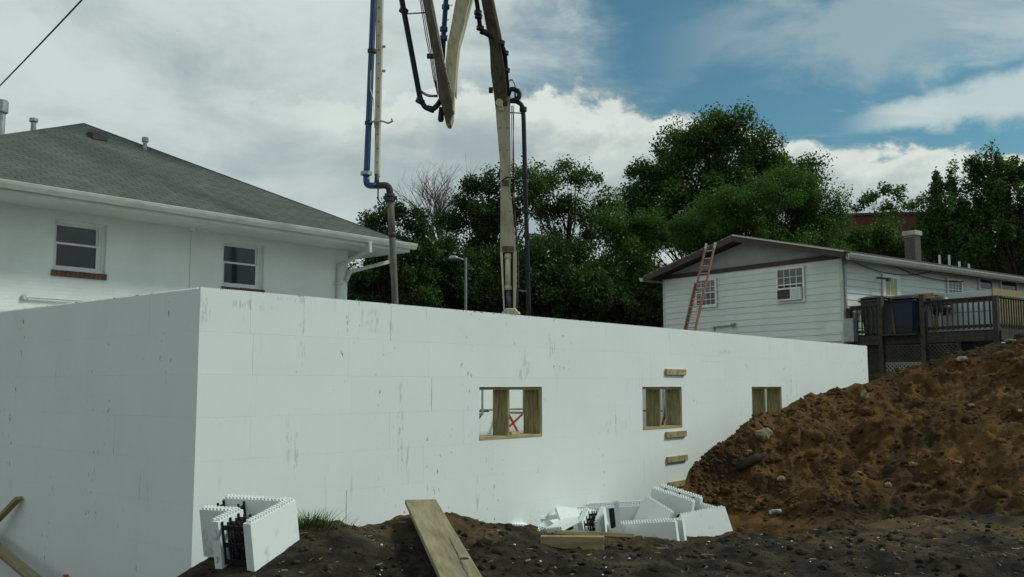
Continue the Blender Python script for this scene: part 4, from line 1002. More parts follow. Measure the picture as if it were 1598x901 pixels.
# chimney with brick courses
cxl, cyl_ = 4.0, 8.3
ch = MB().box(cxl - .19, cxl + .19, cyl_ - .19, cyl_ + .19, 5.4, 6.75).build('chimney', 'mortar', hr)
bk = MB().box(.003, .120, -.008, .05, .004, .068).mesh('brick'); z = 5.5; row = 0
while z < 6.70:
    for k in range(3):
        xo = cxl - .187 + k * .123 + (.0 if row % 2 else .006)
        place('brick', bk, 'chimney_brick', ch, (xo, cyl_ - .195, z))
        place('brick', bk, 'chimney_brick', ch, (cxl + .195, cyl_ - .187 + k * .123, z), (0, 0, R(90)))
    z += .075; row += 1
MB().box(cxl - .245, cxl + .245, cyl_ - .245, cyl_ + .245, 6.752, 6.92).build('chimney_cap', 'concrete', ch, bevel=.02)
for px, py in ((1466, 398), (1481, 398), (1497, 408), (1512, 412)):
    a0, _ = FS.on(px, py, 1.3); zr = zo + .1 + sl * 1.75
    dist = FS.w(a0, 1.3).y; zt = EYE + (604 - py) / FPX * dist
    MB().tube([(GW - 1.3, a0, zr - .15), (GW - 1.3, a0, max(zt, zr + .15))], .036, 8).build('vent_pipe', 'white_metal', hr)

# ================================================================== DECK
DZ = EYE + 1.37; dX1 = 4.14; dY0 = .14; dY1 = 6.5
dk = empty('wooden_deck', (K.x, K.y, 0), FG.ang, 'weathered dark wooden deck with railing and lattice skirt beside the clapboard house', 'deck')
# local x outwards from the house wall, y along the wall
FD = Frame((K.x, K.y), FG.ang)
bd = MB().box(.09, dX1, 0, .135, DZ - .03, DZ).mesh('deck_board'); y = dY0
while y < dY1 - .14: place('deck_board', bd, 'deck_wood', dk, (0, y, 0)); y += .145
MB().box(.09, dX1, dY0 - .045, dY0 - .004, DZ - .27, DZ - .035).build('rim_joist', 'deck_wood', dk)
MB().box(dX1 + .004, dX1 + .045, dY0 - .04, dY1, DZ - .27, DZ - .035).build('rim_joist', 'deck_wood', dk)
px_a = lambda px: FD.on(px, 500)[0]
xp1, xp2, xp3, xp4 = px_a(1372), px_a(1438), px_a(1493), dX1 - .05
RT = DZ + .80
for x, top in ((.12, RT - .05), (xp1, RT + .17), (xp2, RT + .16), (xp4, RT)):
    MB().box(x - .06, x + .06, dY0 - .11, dY0 - .046 + .06, .9, top).build('post', 'deck_wood', dk)
MB().box(xp3 - .05, xp3 + .05, dY0 - .10, dY0 - .046, .9, DZ - .28).build('post', 'deck_wood', dk)
for y in (2.2, 4.3, dY1): MB().box(xp4 - .05, xp4 + .06, y - .05, y + .05, .9, RT).build('post', 'deck_wood', dk)
def rail(x0, x1):
    MB().box(x0, x1, dY0 - .12, dY0 + .03, RT - .04, RT).build('top_rail', 'deck_wood', dk)
    MB().box(x0, x1, dY0 - .075, dY0 - .035, RT - .125, RT - .042).build('top_rail', 'deck_wood', dk)
    MB().box(x0, x1, dY0 - .07, dY0 - .03, DZ + .05, DZ + .13).build('bottom_rail', 'deck_wood', dk)
    n_ = max(2, int((x1 - x0) / .125)); b_ = MB().box(-.018, .018, -.1, -.076, DZ + .02, RT - .045).mesh('baluster')
    for i in range(n_): place('baluster', b_, 'deck_wood', dk, (x0 + (i + .5) * (x1 - x0) / n_, dY0, 0))
rail(.18, xp1 - .06); rail(xp2 + .06, xp4 - .06)
MB().box(xp4 - .09, xp4 + .08, dY0 + .06, dY1, RT - .04, RT).build('top_rail', 'deck_wood', dk)
MB().box(xp4 - .02, xp4 + .02, dY0 + .06, dY1, DZ + .05, DZ + .13).build('bottom_rail', 'deck_wood', dk)
b_ = MB().box(.021, .045, -.018, .018, DZ + .02, RT - .042).mesh('baluster'); y = .3
while y < dY1: place('baluster', b_, 'deck_wood', dk, (xp4, y, 0)); y += .125
def lattice(x0, x1, z0, z1, mat):
    m = MB(); s_ = .11; h = z1 - z0; k = x0 - h
    while k < x1:
        for sg in (1, -1):
            # strip z = z0 + (x-k) or mirrored, clipped to the rectangle
            xa, xb = max(k, x0), min(k + h, x1)
            if xb - xa > .02:
                za, zb = (z0 + xa - k, z0 + xb - k) if sg == 1 else (z1 - (xa - k), z1 - (xb - k))
                m.bar((xa, dY0 - .03 + .008 * sg, za), (xb, dY0 - .03 + .008 * sg, zb), .007, .03, (0, 0, 1))
        k += s_
    m.box(x0, x1, dY0 - .045, dY0 - .015, z1 - .03, z1).box(x0, x1, dY0 - .045, dY0 - .015, z0, z0 + .03)
    m.build('lattice_panel', mat, dk)
lattice(xp1 + .07, xp2 - .07, 2.14, DZ - .30, 'lattice'); lattice(xp2 + .07, xp3 - .05, 1.5, DZ - .30, 'lattice'); lattice(xp1 + .07, xp2 - .07, 1.40, 2.12, 'lattice_pale')
MB().box(xp1 + .07, xp2 - .07, dY0 - .3, dY0 - .05, DZ - .06, DZ - .02).build('step_tread', 'deck_wood', dk)
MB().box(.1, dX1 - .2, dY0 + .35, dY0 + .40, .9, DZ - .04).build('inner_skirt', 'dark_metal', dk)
def on_deck(px, inn): # point on the deck seen at px, set in from the side edge
    d = ray(px, 510); 
    k = (FD.o.dot(FD.N) + dY0 + inn) / Vector((d.x, d.y)).dot(FD.N); return d * k
def bin_(px, inn, w, h, mat, lid, label):
    p = on_deck(px, inn); e = empty('wheeled_bin', (p.x, p.y, DZ + .002), FG.ang + .12, label, 'bin', 'wheeled bins on the deck')
    b0, b1 = w * .40, w * .5
    MB().add([(-b0, -b0, 0), (b0, -b0, 0), (b0, b0, 0), (-b0, b0, 0), (-b1, -b1, h), (b1, -b1, h), (b1, b1, h), (-b1, b1, h)], [(0, 3, 2, 1), (4, 5, 6, 7), (0, 1, 5, 4), (1, 2, 6, 5), (2, 3, 7, 6), (3, 0, 4, 7)]).build('body', mat, e, bevel=.03)
    MB().box(-b1 - .03, b1 + .03, -b1 - .03, b1 + .03, h - .09, h - .03).build('rim', mat, e, bevel=.015)
    MB().add([(-b1 - .05, -b1 - .06, h + .002), (b1 + .05, -b1 - .06, h + .002), (b1 + .05, b1 + .06, h + .002), (-b1 - .05, b1 + .06, h + .002), (-b1 * .7, -b1 * .7, h + .07), (b1 * .7, -b1 * .7, h + .07), (b1 * .7, b1 * .7, h + .07), (-b1 * .7, b1 * .7, h + .07)], [(0, 3, 2, 1), (4, 5, 6, 7), (0, 1, 5, 4), (1, 2, 6, 5), (2, 3, 7, 6), (3, 0, 4, 7)]).build('lid', lid, e, bevel=.015)
    MB().tube([(-b1 * .8, b1 + .09, h - .06), (b1 * .8, b1 + .09, h - .06)], .02, 8).build('handle', mat, e)
    for sg in (-1, 1): MB().tube([(sg * (b0 - .02), b0 + .04, .12), (sg * (b0 + .05), b0 + .04, .12)], .12, 14).build('wheel', 'plastic_black', e)
    MB().box(-b0 * .8, b0 * .8, -b1 * .93, -b1 * .9 + .03, h * .62, h * .68).build('grab_bar', mat, e)
bin_(1371, .62, .70, 1.00, 'bin_grey', 'bin_grey', 'dark grey wheeled bin with lid on the deck behind the tall post')
bin_(1417, .52, .60, .92, 'bin_blue', 'bin_blue', 'dark blue wheeled bin on the deck between the two tall posts')
# timber table
p = on_deck(1437, .95); tb = empty('timber_table', (p.x, p.y, DZ + .002), FG.ang, 'tan timber table on the deck behind the blue bin', 'table')
for i in range(4): MB().box(-.62, .62, -.42 + i * .21, -.42 + i * .21 + .2, 1.0, 1.05).build('top_board', 'tan_wood', tb)
MB().box(-.6, .6, -.41, -.37, .91, .998).box(-.6, .6, .37, .41, .91, .998).build('apron', 'tan_wood', tb)
for sx_ in (-.55, .55):
    for sy in (-.33, .33): MB().box(sx_ - .045, sx_ + .045, sy - .035, sy + .035, 0, .998).build('leg', 'tan_wood', tb)
# kettle barbecue
p = on_deck(1469, .42); kg = empty('barbecue', (p.x, p.y, DZ + .002), 0, 'dark grey domed barbecue on the deck behind the railing', 'barbecue')
MB().lathe([(.03, .42), (.16, .46), (.25, .58), (.27, .68)], 18).build('bowl', 'bin_grey', kg, smooth=True)
MB().lathe([(.275, .685), (.26, .80), (.19, .90), (.07, .95), (.02, .955)], 18).build('lid', 'bin_grey', kg, smooth=True)
for k in range(3): a_ = k * 2.1; MB().tube([(.18 * cos(a_), .18 * sin(a_), .5), (.27 * cos(a_), .27 * sin(a_), 0)], .016, 6).build('leg', 'aluminium', kg)
p = on_deck(1474, 1.5); fz_ = empty('chest_freezer', (p.x, p.y, DZ + .002), FG.ang, 'white chest freezer on the deck behind the barbecue', 'freezer')
MB().box(-.55, .55, -.33, .33, 0.03, .80).build('body', 'enamel_white', fz_, bevel=.02); MB().box(-.56, .56, -.34, .34, .805, .89).build('lid', 'enamel_white', fz_, bevel=.025)
# big pale box with a wooden end
p = on_deck(1553, .75); bx = empty('storage_box', (p.x, p.y, DZ + .002), FG.ang, 'large pale box with a tan wooden end on the deck', 'box')
MB().box(-1.3, -.04, .0, 1.5, 0, 1.03).build('body', 'box_grey', bx, bevel=.01); MB().box(-.038, .0, -.02, 1.52, 0, 1.07).build('wooden_end', 'tan_wood', bx)
MB().box(-1.32, -.041, -.006, -.001, .50, .515).box(-1.32, -.041, -.008, -.001, .80, .815).build('strap', 'cable', bx)

# ================================================================== LADDER
LA = at(1077, 513, 25.1); LB = at(1108, 379, 25.9)
dl = (LB - LA).normalized(); LA = LA - dl * 3.6
wv = Vector((-.763, .647, 0)) * -.16
ld = empty('extension_ladder', LA, 0, 'orange extension ladder leaning up past the far end wall of the foundation', 'ladder')
Lt = (LB - LA).length; nrm = dl.cross(wv).normalized()
for sg, mt in ((-1, 'ladder_orange'), (1, 'ladder_orange')):
    MB().bar(wv * sg, wv * sg + dl * (Lt * .80), .075, .032, wv).build('rail', mt, ld)
    MB().bar(wv * sg * .86 + nrm * .05 + dl * (Lt * .34), wv * sg * .86 + nrm * .05 + dl * Lt, .065, .03, wv).build('fly_rail', 'ladder_orange' if sg < 0 else 'ladder_orange', ld)
    MB().bar(wv * sg * .86 + nrm * .05 + dl * (Lt - .16), wv * sg * .86 + nrm * .05 + dl * (Lt + .01), .07, .036, wv).build('end_cap', 'aluminium', ld)
k = .25
while k < Lt * .8: MB().tube([-wv + dl * k, wv + dl * k], .015, 6).build('rung', 'aluminium', ld); k += .235
k = Lt * .36
while k < Lt - .05: MB().tube([-wv * .86 + nrm * .05 + dl * k, wv * .86 + nrm * .05 + dl * k], .015, 6).build('rung', 'aluminium', ld); k += .235

# ================================================================== CONCRETE PUMP BOOM
bo = at(797, 604, 27.2); boom = empty('concrete_pump_boom', (0, 0, 0), 0, 'cream folding concrete pump boom with blue delivery pipe and hanging hose', 'pump boom')
def outline(name, L, Rr, Y, th, mat, Yt=None):
    """Arm section from its left and right edges, a box beam of depth th, leaning from Y at the bottom to Yt at the top."""
    ys = [p[1] for p in L + Rr]; y0, y1 = min(ys), max(ys)
    dep = lambda py: Y if Yt is None else Yt + (Y - Yt) * (py - y0) / (y1 - y0)
    Lp = [at(px, py, dep(py)) for px, py in L]; Rp = [at(px, py, dep(py)) for px, py in Rr]
    m = MB(); n_ = len(Lp)
    V = []
    for i in range(n_): V += [Lp[i], Rp[i], Rp[i] + Vector((0, th, 0)), Lp[i] + Vector((0, th, 0))]
    Fq = [(0, 1, 2, 3), tuple((n_ - 1) * 4 + k for k in (3, 2, 1, 0))]
    for i in range(n_ - 1):
        for k in range(4): Fq.append((i * 4 + k, i * 4 + (k + 1) % 4, (i + 1) * 4 + (k + 1) % 4, (i + 1) * 4 + k))
    m.add(V, Fq); return m.build(name, mat, boom, bevel=.012)
def ptube(name, pts, rpx, mat, n=10, smooth=True, parent=None):
    P = [at(*p) for p in pts]; r_ = [rpx / FPX * p[2] for p in pts] if not isinstance(rpx, (list, tuple)) else [a_ / FPX * p[2] for a_, p in zip(rpx, pts)]
    return MB().tube(P, r_, n).build(name, mat, parent or boom, smooth=smooth)
def bend(pts, n=5):
    """Round the corners of a polyline."""
    P = [Vector(p) for p in pts]; out = [P[0]]
    for i in range(1, len(P) - 1):
        d0 = min((P[i] - P[i - 1]).length, (P[i + 1] - P[i]).length) * .45
        a_ = P[i] + (P[i - 1] - P[i]).normalized() * d0; b_ = P[i] + (P[i + 1] - P[i]).normalized() * d0
        out += arc(a_, P[i], b_, n)
    return out + [P[-1]]
# --- first arm rising from the turret
YB = 27.2
outline('arm_section', [(772, 138), (774, 180), (780, 250), (781, 292), (781, 345), (780.5, 393)], [(797, 138), (796, 180), (797, 250), (796, 292), (802, 345), (805.5, 393)], YB, .55, 'boom_tan', YB - .3)
outline('side_plate', [(780.5, 393), (783, 440), (786, 490)], [(784.5, 393), (786, 440), (788, 490)], YB, .5, 'boom_cream')
outline('side_plate', [(800.5, 393), (800.5, 440), (801, 490)], [(806, 393), (806, 440), (804, 490)], YB, .5, 'boom_tan')
outline('back_plate', [(784.6, 393), (786, 440), (788, 490)], [(800.4, 393), (800.4, 440), (801, 490)], YB + .42, .05, 'dark_metal')
ptube('hydraulic_cylinder', [(792.6, 396, YB + .12), (792.8, 453, YB + .12)], 5.0, 'boom_cream', 14)
ptube('cylinder_collar', [(792.6, 397, YB + .12), (792.6, 404, YB + .12)], 6.0, 'boom_cream', 14)
ptube('cylinder_collar', [(792.8, 446, YB + .12), (792.8, 453, YB + .12)], 6.2, 'boom_cream', 14)
ptube('piston_rod', [(793.5, 453, YB + .12), (794.5, 487, YB + .12)], 5.6, 'steel_rod', 14)
tr = MB(); c0 = at(797, 488, YB); 
tr.box(c0.x - .25, c0.x + .27, c0.y - .05, c0.y + .6, c0.z - .5, c0.z + .02)
tr.add([(c0.x - .16, c0.y - .08, c0.z + .12), (c0.x + .13, c0.y - .08, c0.z + .12), (c0.x + .29, c0.y - .08, c0.z - .06), (c0.x - .27, c0.y - .08, c0.z - .06), (c0.x - .16, c0.y - .02, c0.z + .12), (c0.x + .13, c0.y - .02, c0.z + .12), (c0.x + .29, c0.y - .02, c0.z - .06), (c0.x - .27, c0.y - .02, c0.z - .06)], [(0, 1, 2, 3), (4, 5, 6, 7), (0, 1, 5, 4), (1, 2, 6, 5), (2, 3, 7, 6), (3, 0, 4, 7)])
tr.build('arm_clevis', 'boom_cream', boom, bevel=.02)
MB().lathe([(.75, .8), (.75, 1.0), (.5, 1.2), (.45, c0.z - .52), (.6, c0.z - .5)], 20, (c0.x, c0.y + .25, 0)).build('turret', 'boom_cream', boom)
# pivot link at the first fold
outline('pivot_link', [(776, 138), (777, 160), (779, 172)], [(783, 138), (784, 160), (786, 172)], YB - .42, .1, 'boom_cream')
MB().tube([at(779, 160, YB - .5), at(781, 160, YB + .35)], .11, 12).build('pivot_pin', 'boom_cream', boom)
MB().box(-.06, .06, -.1, .1, -.06, .06).build('limit_switch', 'dark_metal', boom, loc=at(766, 141, YB - .2))
# --- second arm, underside towards the camera, its shade and grime put into the colour
outline('arm_section', [(735, -90), (752, 0), (764, 66), (765.5, 106), (770, 138), (773, 165)], [(749, -90), (767, 0), (778.5, 54), (786.5, 100), (791, 138), (792, 165)], YB - .3, .5, 'boom_shade_grime', YB - 4.0)
outline('arm_flange', [(749.3, -90), (767.2, 0), (778.7, 54), (786.7, 100), (790.5, 138)], [(753, -90), (771, 0), (782.5, 54), (789, 100), (792, 138)], YB - .32, .5, 'boom_cream', YB - 3.9)
YT2 = YB - 4.0
# delivery pipe on the second arm, crossing behind and down beside the first
pp = bend([at(725, -90, YT2 - .2), at(744, 0, 24.3), at(749, 42, 25.0), at(755, 51, 25.2), at(781, 66, 25.6), at(788, 82, 25.9), at(791, 128, 26.6), at(793, 148, 26.9)])
MB().tube(pp, .062, 10).build('delivery_pipe', 'pipe_dark', boom, smooth=True)
for p in ((745.5, 20, 24.6), (746.5, 26, 24.7), (749, 44, 25.0), (754, 50, 25.15), (782, 67, 25.6), (788, 83, 25.9), (790, 110, 26.3)):
    c = at(*p); MB().tube([c - Vector((.0, 0, .05)), c + Vector((.01, 0, .05))], .105, 10).build('pipe_clamp', 'pipe_dark', boom)
pp = bend([at(793, 148, 26.9), at(797, 138, 26.9), at(811, 143, 26.9), at(810, 154, 26.9), at(797, 158, 26.9)])
MB().tube(pp, .07, 10).build('swivel_elbow', 'pipe_dark', boom, smooth=True)
pp = bend([at(794, 158, 27.0), at(806, 158, 27.0), at(815, 164, 27.0), at(817, 182, 27.0), at(820, 300, 27.2), at(824, 430, 27.4), at(826, 520, 27.5)])
MB().tube(pp, .068, 10).build('delivery_pipe', 'pipe_dark', boom, smooth=True)
for p in ((816.4, 171, 27), (819.7, 275, 27.2), (821, 330, 27.2), (822.6, 368, 27.3), (824, 420, 27.4)):
    c = at(*p); MB().tube([c - Vector((0, 0, .06)), c + Vector((0, 0, .06))], .11, 10).build('pipe_clamp', 'pipe_dark', boom)
ptube('pipe_bracket', [(795, 176, 27.1), (815, 177, 27.0)], 1.1, 'galvanised', 6)
ptube('pipe_bracket', [(804, 358, 27.4), (822, 358, 27.3)], 1.1, 'galvanised', 6)
ptube('pipe_bracket', [(806, 453, 27.4), (826, 455, 27.4)], 1.0, 'galvanised', 6)
MB().tube(bend([at(794, 135, 27), at(793, 127, 27), at(799, 124, 27), at(804, 131, 27), at(804, 152, 27)]), .03, 7).build('hydraulic_hose', 'galvanised', boom, smooth=True)
for dx, bow in ((798, 1.2), (800, 2), (802, -1)):
    MB().tube([at(dx + bow * sin(t_ * pi) + (2.0 if t_ > .5 else 0) * (t_ - .5) * 2, 165 + t_ * 190, 27.3) for t_ in np.linspace(0, 1, 10)], .011, 5).build('hydraulic_hose', 'cable', boom)
for sg in range(8):
    c = at(807 + (sg % 2), 384 + sg * 9, 27.4); MB().box(-.05, .04, -.05, .05, -.035, .035).build('hose_fitting', 'galvanised' if sg % 2 else 'boom_tan', boom, loc=c)
ptube('hose_rail', [(800, 300, 27.35), (804, 345, 27.35), (808, 390, 27.35), (809, 440, 27.35), (806, 485, 27.35)], 1.4, 'boom_shade_grime', 6)
# --- V fold: third and fourth arms
YV = 23.0
outline('arm_section', [(643, -90), (660, 0), (668, 45), (676, 85), (682, 125), (684, 150), (689, 163), (695, 190)], [(655, -90), (672, 0), (681, 45), (688, 80), (695.5, 112), (702, 140), (706, 160), (703, 194)], YV, .42, 'boom_shade_grime', YV - 1.4)
outline('arm_flange', [(655.2, -90), (672.2, 0), (681.2, 45), (688.2, 80), (695.7, 112), (702.2, 140)], [(658, -90), (675.5, 0), (684, 45), (690.5, 80), (697.5, 112), (704.5, 140)], YV + .02, .4, 'boom_cream', YV - 1.38)
outline('arm_section', [(730, -90), (711, 0), (704, 40), (698, 70), (694, 110), (693, 130), (699, 150), (705, 172)], [(757, -90), (733, 0), (724, 40), (716, 70), (712, 110), (711, 130), (709, 150), (708.5, 172)], YV + .45, .42, 'boom_cream', YV - .6)
outline('side_web', [(757, -90), (733.1, 0), (724.1, 40), (716.1, 70), (712.1, 110), (711.1, 150)], [(761, -90), (736, 0), (726, 40), (717.5, 70), (713.2, 110), (712, 150)], YV + .55, .3, 'boom_tan', YV - .5)
outline('rust_band', [(698.5, 63), (698, 74)], [(710, 63), (709.4, 74)], YV + .43, .02, 'rust_band')
outline('arm_clevis', [(697, 165), (698, 180), (696.5, 193)], [(708, 165), (707, 182), (702.5, 194)], YV + .02, .45, 'boom_tan')
MB().tube([at(703, 176, YV - .2), at(703, 176, YV + .7)], .09, 12).build('pivot_pin', 'boom_shade_grime', boom)
pp = bend([at(611, -90, 21.8), at(627, 0, 22.3), at(656, 156, 22.9), at(664, 169, 22.9), at(676, 171, 22.9), at(684, 163, 23.0), at(688, 156, 23.1)])
MB().tube(pp, .068, 10).build('delivery_pipe', 'pipe_dark', boom, smooth=True)
for p in ((630, 17, 22.4), (655.5, 158, 22.9), (672, 170.5, 22.9)):
    c = at(*p); MB().tube([c - Vector((0.02, 0, .05)), c + Vector((.02, 0, .05))], .11, 10).build('pipe_clamp', 'pipe_dark', boom)
ptube('pipe_bracket', [(632, 22, 22.4), (664, 20, 22.5)], 1.2, 'galvanised', 6)
MB().tube(bend([at(657, 143, 22.9), at(668, 150, 22.9), at(683, 150, 22.95)]), .035, 7).build('pipe_bracket', 'galvanised', boom, smooth=True)
ptube('hanging_weight', [(688.5, 168, 23.1), (688.5, 173, 23.1), (688, 187, 23.1), (688, 190, 23.1)], [3.6, 4.2, 5.0, 3.5], 'plastic_black', 12)
for k_, xo in ((0, 657), (1, 659), (2, 661)):
    MB().tube([at(xo - 3, -10, 22.5), at(xo + 8 + k_, 60, 22.6), at(xo + 14, 88, 22.7), at(xo + 19, 120, 22.8), at(683, 148, 22.9)], .012, 5).build('hydraulic_hose', 'cable', boom)
MB().box(-.09, .09, -.05, .05, -.05, .05).build('hose_clamp', 'dark_metal', boom, loc=at(672, 88, 22.65))
ptube('delivery_pipe', [(703, -90, 22.6), (696, 0, 22.9), (692.5, 50, 23.1), (690.5, 95, 23.3)], 4.2, 'pipe_blue', 10)
for p in ((695.5, 11, 23), (692.5, 46, 23.1), (692, 60, 23.1)):
    c = at(*p); MB().tube([c - Vector((0, 0, .05)), c + Vector((0, 0, .05))], .10, 10).build('pipe_clamp', 'pipe_blue', boom)
for p in ((10, 706, 0), (33, 700, 0), (58, 698, 0)): ptube('pipe_bracket', [(694, p[0], 23.1), (p[1], p[0] - 2, 23.2)], 1.0, 'galvanised', 6)
# --- tip section with blue pipe, swan neck and rubber hose
YP = 19.4
outline('tip_section', [(587, -90), (586.7, 0), (586, 90), (585, 180), (584, 275)], [(598.5, -90), (597.2, 0), (596, 90), (593.5, 180), (591.5, 275)], YP, .16, 'boom_cream')
for py in (73, 111): 
    c = at(599, py, YP + .05); MB().tube([c - Vector((.06, 0, 0)), c + Vector((.03, 0, 0))], .03, 8).build('bolt', 'galvanised', boom)
for k_ in range(12):
    c = at(591.5 - k_ * .25, 12 + k_ * 22, YP - .004); MB().lathe([(.014, 0), (.014, .01)], 6).build('bolt', 'dark_metal', boom, loc=c, rot=(R(90), 0, 0))
ptube('delivery_pipe', [(587.5, -90, YP + .05), (583, 0, YP), (577, 150, YP), (572.5, 262, YP), (571.5, 272, YP)], 5.0, 'pipe_blue', 12)
for p, r_ in (((580.5, 80, YP), .095), ((575.2, 192, YP), .08), ((571.3, 271, YP), .115)):
    c = at(*p); MB().tube([c - Vector((0, 0, .035)), c + Vector((0, 0, .035))], r_, 12).build('pipe_clamp', 'dark_metal' if r_ < .11 else 'galvanised', boom)
MB().tube(bend([at(571.3, 270, YP), at(572, 290, YP), at(588, 290, YP)], 6), .066, 12).build('swan_neck', 'pipe_blue', boom, smooth=True)
MB().tube(bend([at(588, 290, YP), at(607, 289, YP), at(609.5, 312, YP)], 6), .070, 12).build('swan_neck', 'hose_black', boom, smooth=True)
ptube('tip_joint', [(588, 272, YP), (588, 292, YP)], [3.2, 4.5], 'dark_metal', 10)
for p in ((608, 305, YP), (609, 312, YP)): c = at(*p); MB().tube([c - Vector((0, 0, .03)), c + Vector((0, 0, .03))], .105, 12).build('hose_clamp', 'dark_metal', boom)
MB().box(-.14, .14, -.06, .06, -.03, .03).build('hose_clamp', 'dark_metal', boom, loc=at(609, 309, YP))
MB().tube(bend([at(590, 292, YP - .1), at(590, 312, YP - .1), at(596, 319, YP - .1), at(603, 312, YP - .1)]), .016, 6).build('safety_cable', 'cable', boom)
ptube('rubber_hose', [(609.5, 312, YP), (610.5, 340, YP), (612, 366, YP)], 5.4, 'hose_grey', 12)
ptube('hose_coupling', [(612, 363, YP), (612.2, 370, YP)], 6.4, 'dark_metal', 12)
ptube('rubber_hose', [(612.2, 369, YP), (614, 410, YP), (616, 455, YP), (617.5, 500, YP), (618.5, 560, YP)], 5.2, 'hose_grey', 12)
MB().tube(bend([at(579, 190, YP - .1), at(597, 189, YP - .1), at(606, 193, YP - .1), at(613, 189, YP - .1), at(611, 185.5, YP - .1)]), .02, 7).build('hook', 'galvanised', boom, smooth=True)
ptube('pipe_bracket', [(575, 191, YP - .05), (592, 189, YP - .05)], 1.8, 'galvanised', 6)
MB().tube([at(579, 110, YP - .1), at(578, 140, YP - .1), at(583, 155, YP - .1), at(584.5, 200, YP - .1)], .01, 5).build('safety_cable', 'galvanised', boom)
for py in (200, 235, 268, 310, 330): 
    for sx_ in (-1, 1):
        c = at(788.5 + sx_ * (6 if py < 300 else 7.5) - (py < 240) * 2.5, py, YB - .31); MB().lathe([(.022, 0), (.022, .012)], 8).build('bolt', 'boom_shade_grime', boom, loc=c, rot=(R(90), 0, 0))
outline('wear_plate', [(783, 281), (783, 291)], [(795, 281), (795, 291)], YB - .33, .02, 'boom_shade_grime')
outline('wear_plate', [(784, 384), (784, 392)], [(802, 384), (802, 392)], YB - .03, .02, 'boom_shade_grime')
MB().tube(bend([at(783, 283, YB - .4), at(790, 277, YB - .42), at(799, 276, YB - .3), at(806, 272, YB)]), .025, 6).build('hydraulic_hose', 'pipe_dark', boom, smooth=True)
outline('wear_plate', [(684, 148), (687, 160)], [(692, 147), (695, 160)], YV - .02, .02, 'boom_tan')
outline('slot', [(698.5, 168), (699.5, 188)], [(700.3, 168), (700.8, 188)], YV - .004, .02, 'dark_metal')
outline('slot', [(703.3, 170), (703.2, 186)], [(704.6, 170), (704.4, 184)], YV - .004, .02, 'boom_cream')
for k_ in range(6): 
    c = at(707 + .6 * k_, 100 - k_ * 17, YV + .40 - k_ * .1); MB().lathe([(.02, 0), (.02, .012)], 7).build('bolt', 'boom_shade_grime', boom, loc=c, rot=(R(90), 0, 0))
for k_ in range(4): MB().bar(at(676 + k_ * 6.2, 60 + k_ * 24, YV - .42), at(683 + k_ * 6.2, 58 + k_ * 24, YV - .42), .02, .05).build('weld_rib', 'boom_shade_grime', boom)
# --- folds above the frame that join the sections
def link(p, q, w): MB().bar(at(*p), at(*q), w, w).build('upper_arm', 'boom_cream', boom)
link((742, -88, YT2), (650, -300, 21.2), .4); link((650, -300, 21.2), (649, -88, 21.6), .4)
link((745, -88, 22.6), (640, -420, 20.6), .38); link((640, -420, 20.6), (592, -88, YP + .08), .3)

# ================================================================== STREET LAMP, FAR BUILDING, POWER LINE
pz = at(727, 405, 34.0); g_ = gz(pz.x, pz.y)
sl_ = empty('street_lamp', (pz.x, pz.y, g_), 0, 'grey street lamp rising in front of the dark trees', 'street lamp')
MB().tube([(0, 0, -.2), (0, 0, pz.z - g_ + .05)], [.065, .045], 10).build('pole', 'lamp_grey', sl_, smooth=True)
MB().tube([(0, 0, pz.z - g_ - .05), (-.2, 0, pz.z - g_ + .03), (-.35, 0, pz.z - g_ + .05)], .03, 8).build('arm', 'galvanised', sl_, smooth=True)
MB().tube([(-.28, 0, pz.z - g_ + .05), (-.38, 0, pz.z - g_ + .06), (-.55, 0, pz.z - g_ + .06), (-.62, 0, pz.z - g_ + .05)], [.04, .08, .075, .03], 10).build('lamp_head', 'galvanised', sl_, smooth=True)

pb = at(1400, 604, 78.0); fb = empty('brick_building', (pb.x, pb.y, 1.0), R(-8), 'red brick building far behind the trees over the clapboard house', 'building')
bw_ = 14.0; bh = at(1400, 336, 78).z - 1.0
fw = MB()
far_holes = [(-5.4 + i * 2.7, -4.2 + i * 2.7, z0, z0 + 1.7) for i in range(5) for z0 in (2.0, 5.4, 8.8)]
for x0, x1, z0, z1 in cut([(-bw_ / 2, bw_ / 2, -1.0, bh)], far_holes): fw.box(x0, x1, 0, .3, z0, z1)
fw.box(-bw_ / 2, -bw_ / 2 + .3, .3, 10, -1, bh).box(bw_ / 2 - .3, bw_ / 2, .3, 10, -1, bh).build('wall', 'far_brick', fb)
MB().box(-bw_ / 2 - .15, bw_ / 2 + .15, -.15, 10, bh + .003, bh + .22).build('roof', 'dark_metal', fb)
for x0, x1, z0, z1 in far_holes:
    w_ = MB().box(x0, x1, .14, .17, z0, z1).build('window', 'glass_dark', fb); MB().box(x0, x1, .10, .138, z0, z0 + .08).box((x0 + x1) / 2 - .04, (x0 + x1) / 2 + .04, .10, .138, z0 + .08, z1).build('frame', 'vinyl', w_)
ca, cb_ = at(-80, 213, 17.5), at(230, -110, 8.6)
tag(MB().tube([ca.lerp(cb_, t_) - Vector((0, 0, .18 * t_ * (1 - t_))) for t_ in np.linspace(0, 1, 14)], .011, 6).build('power_cable', 'cable', None), 'thin dark overhead cable crossing the sky above the hip roof', 'cable')

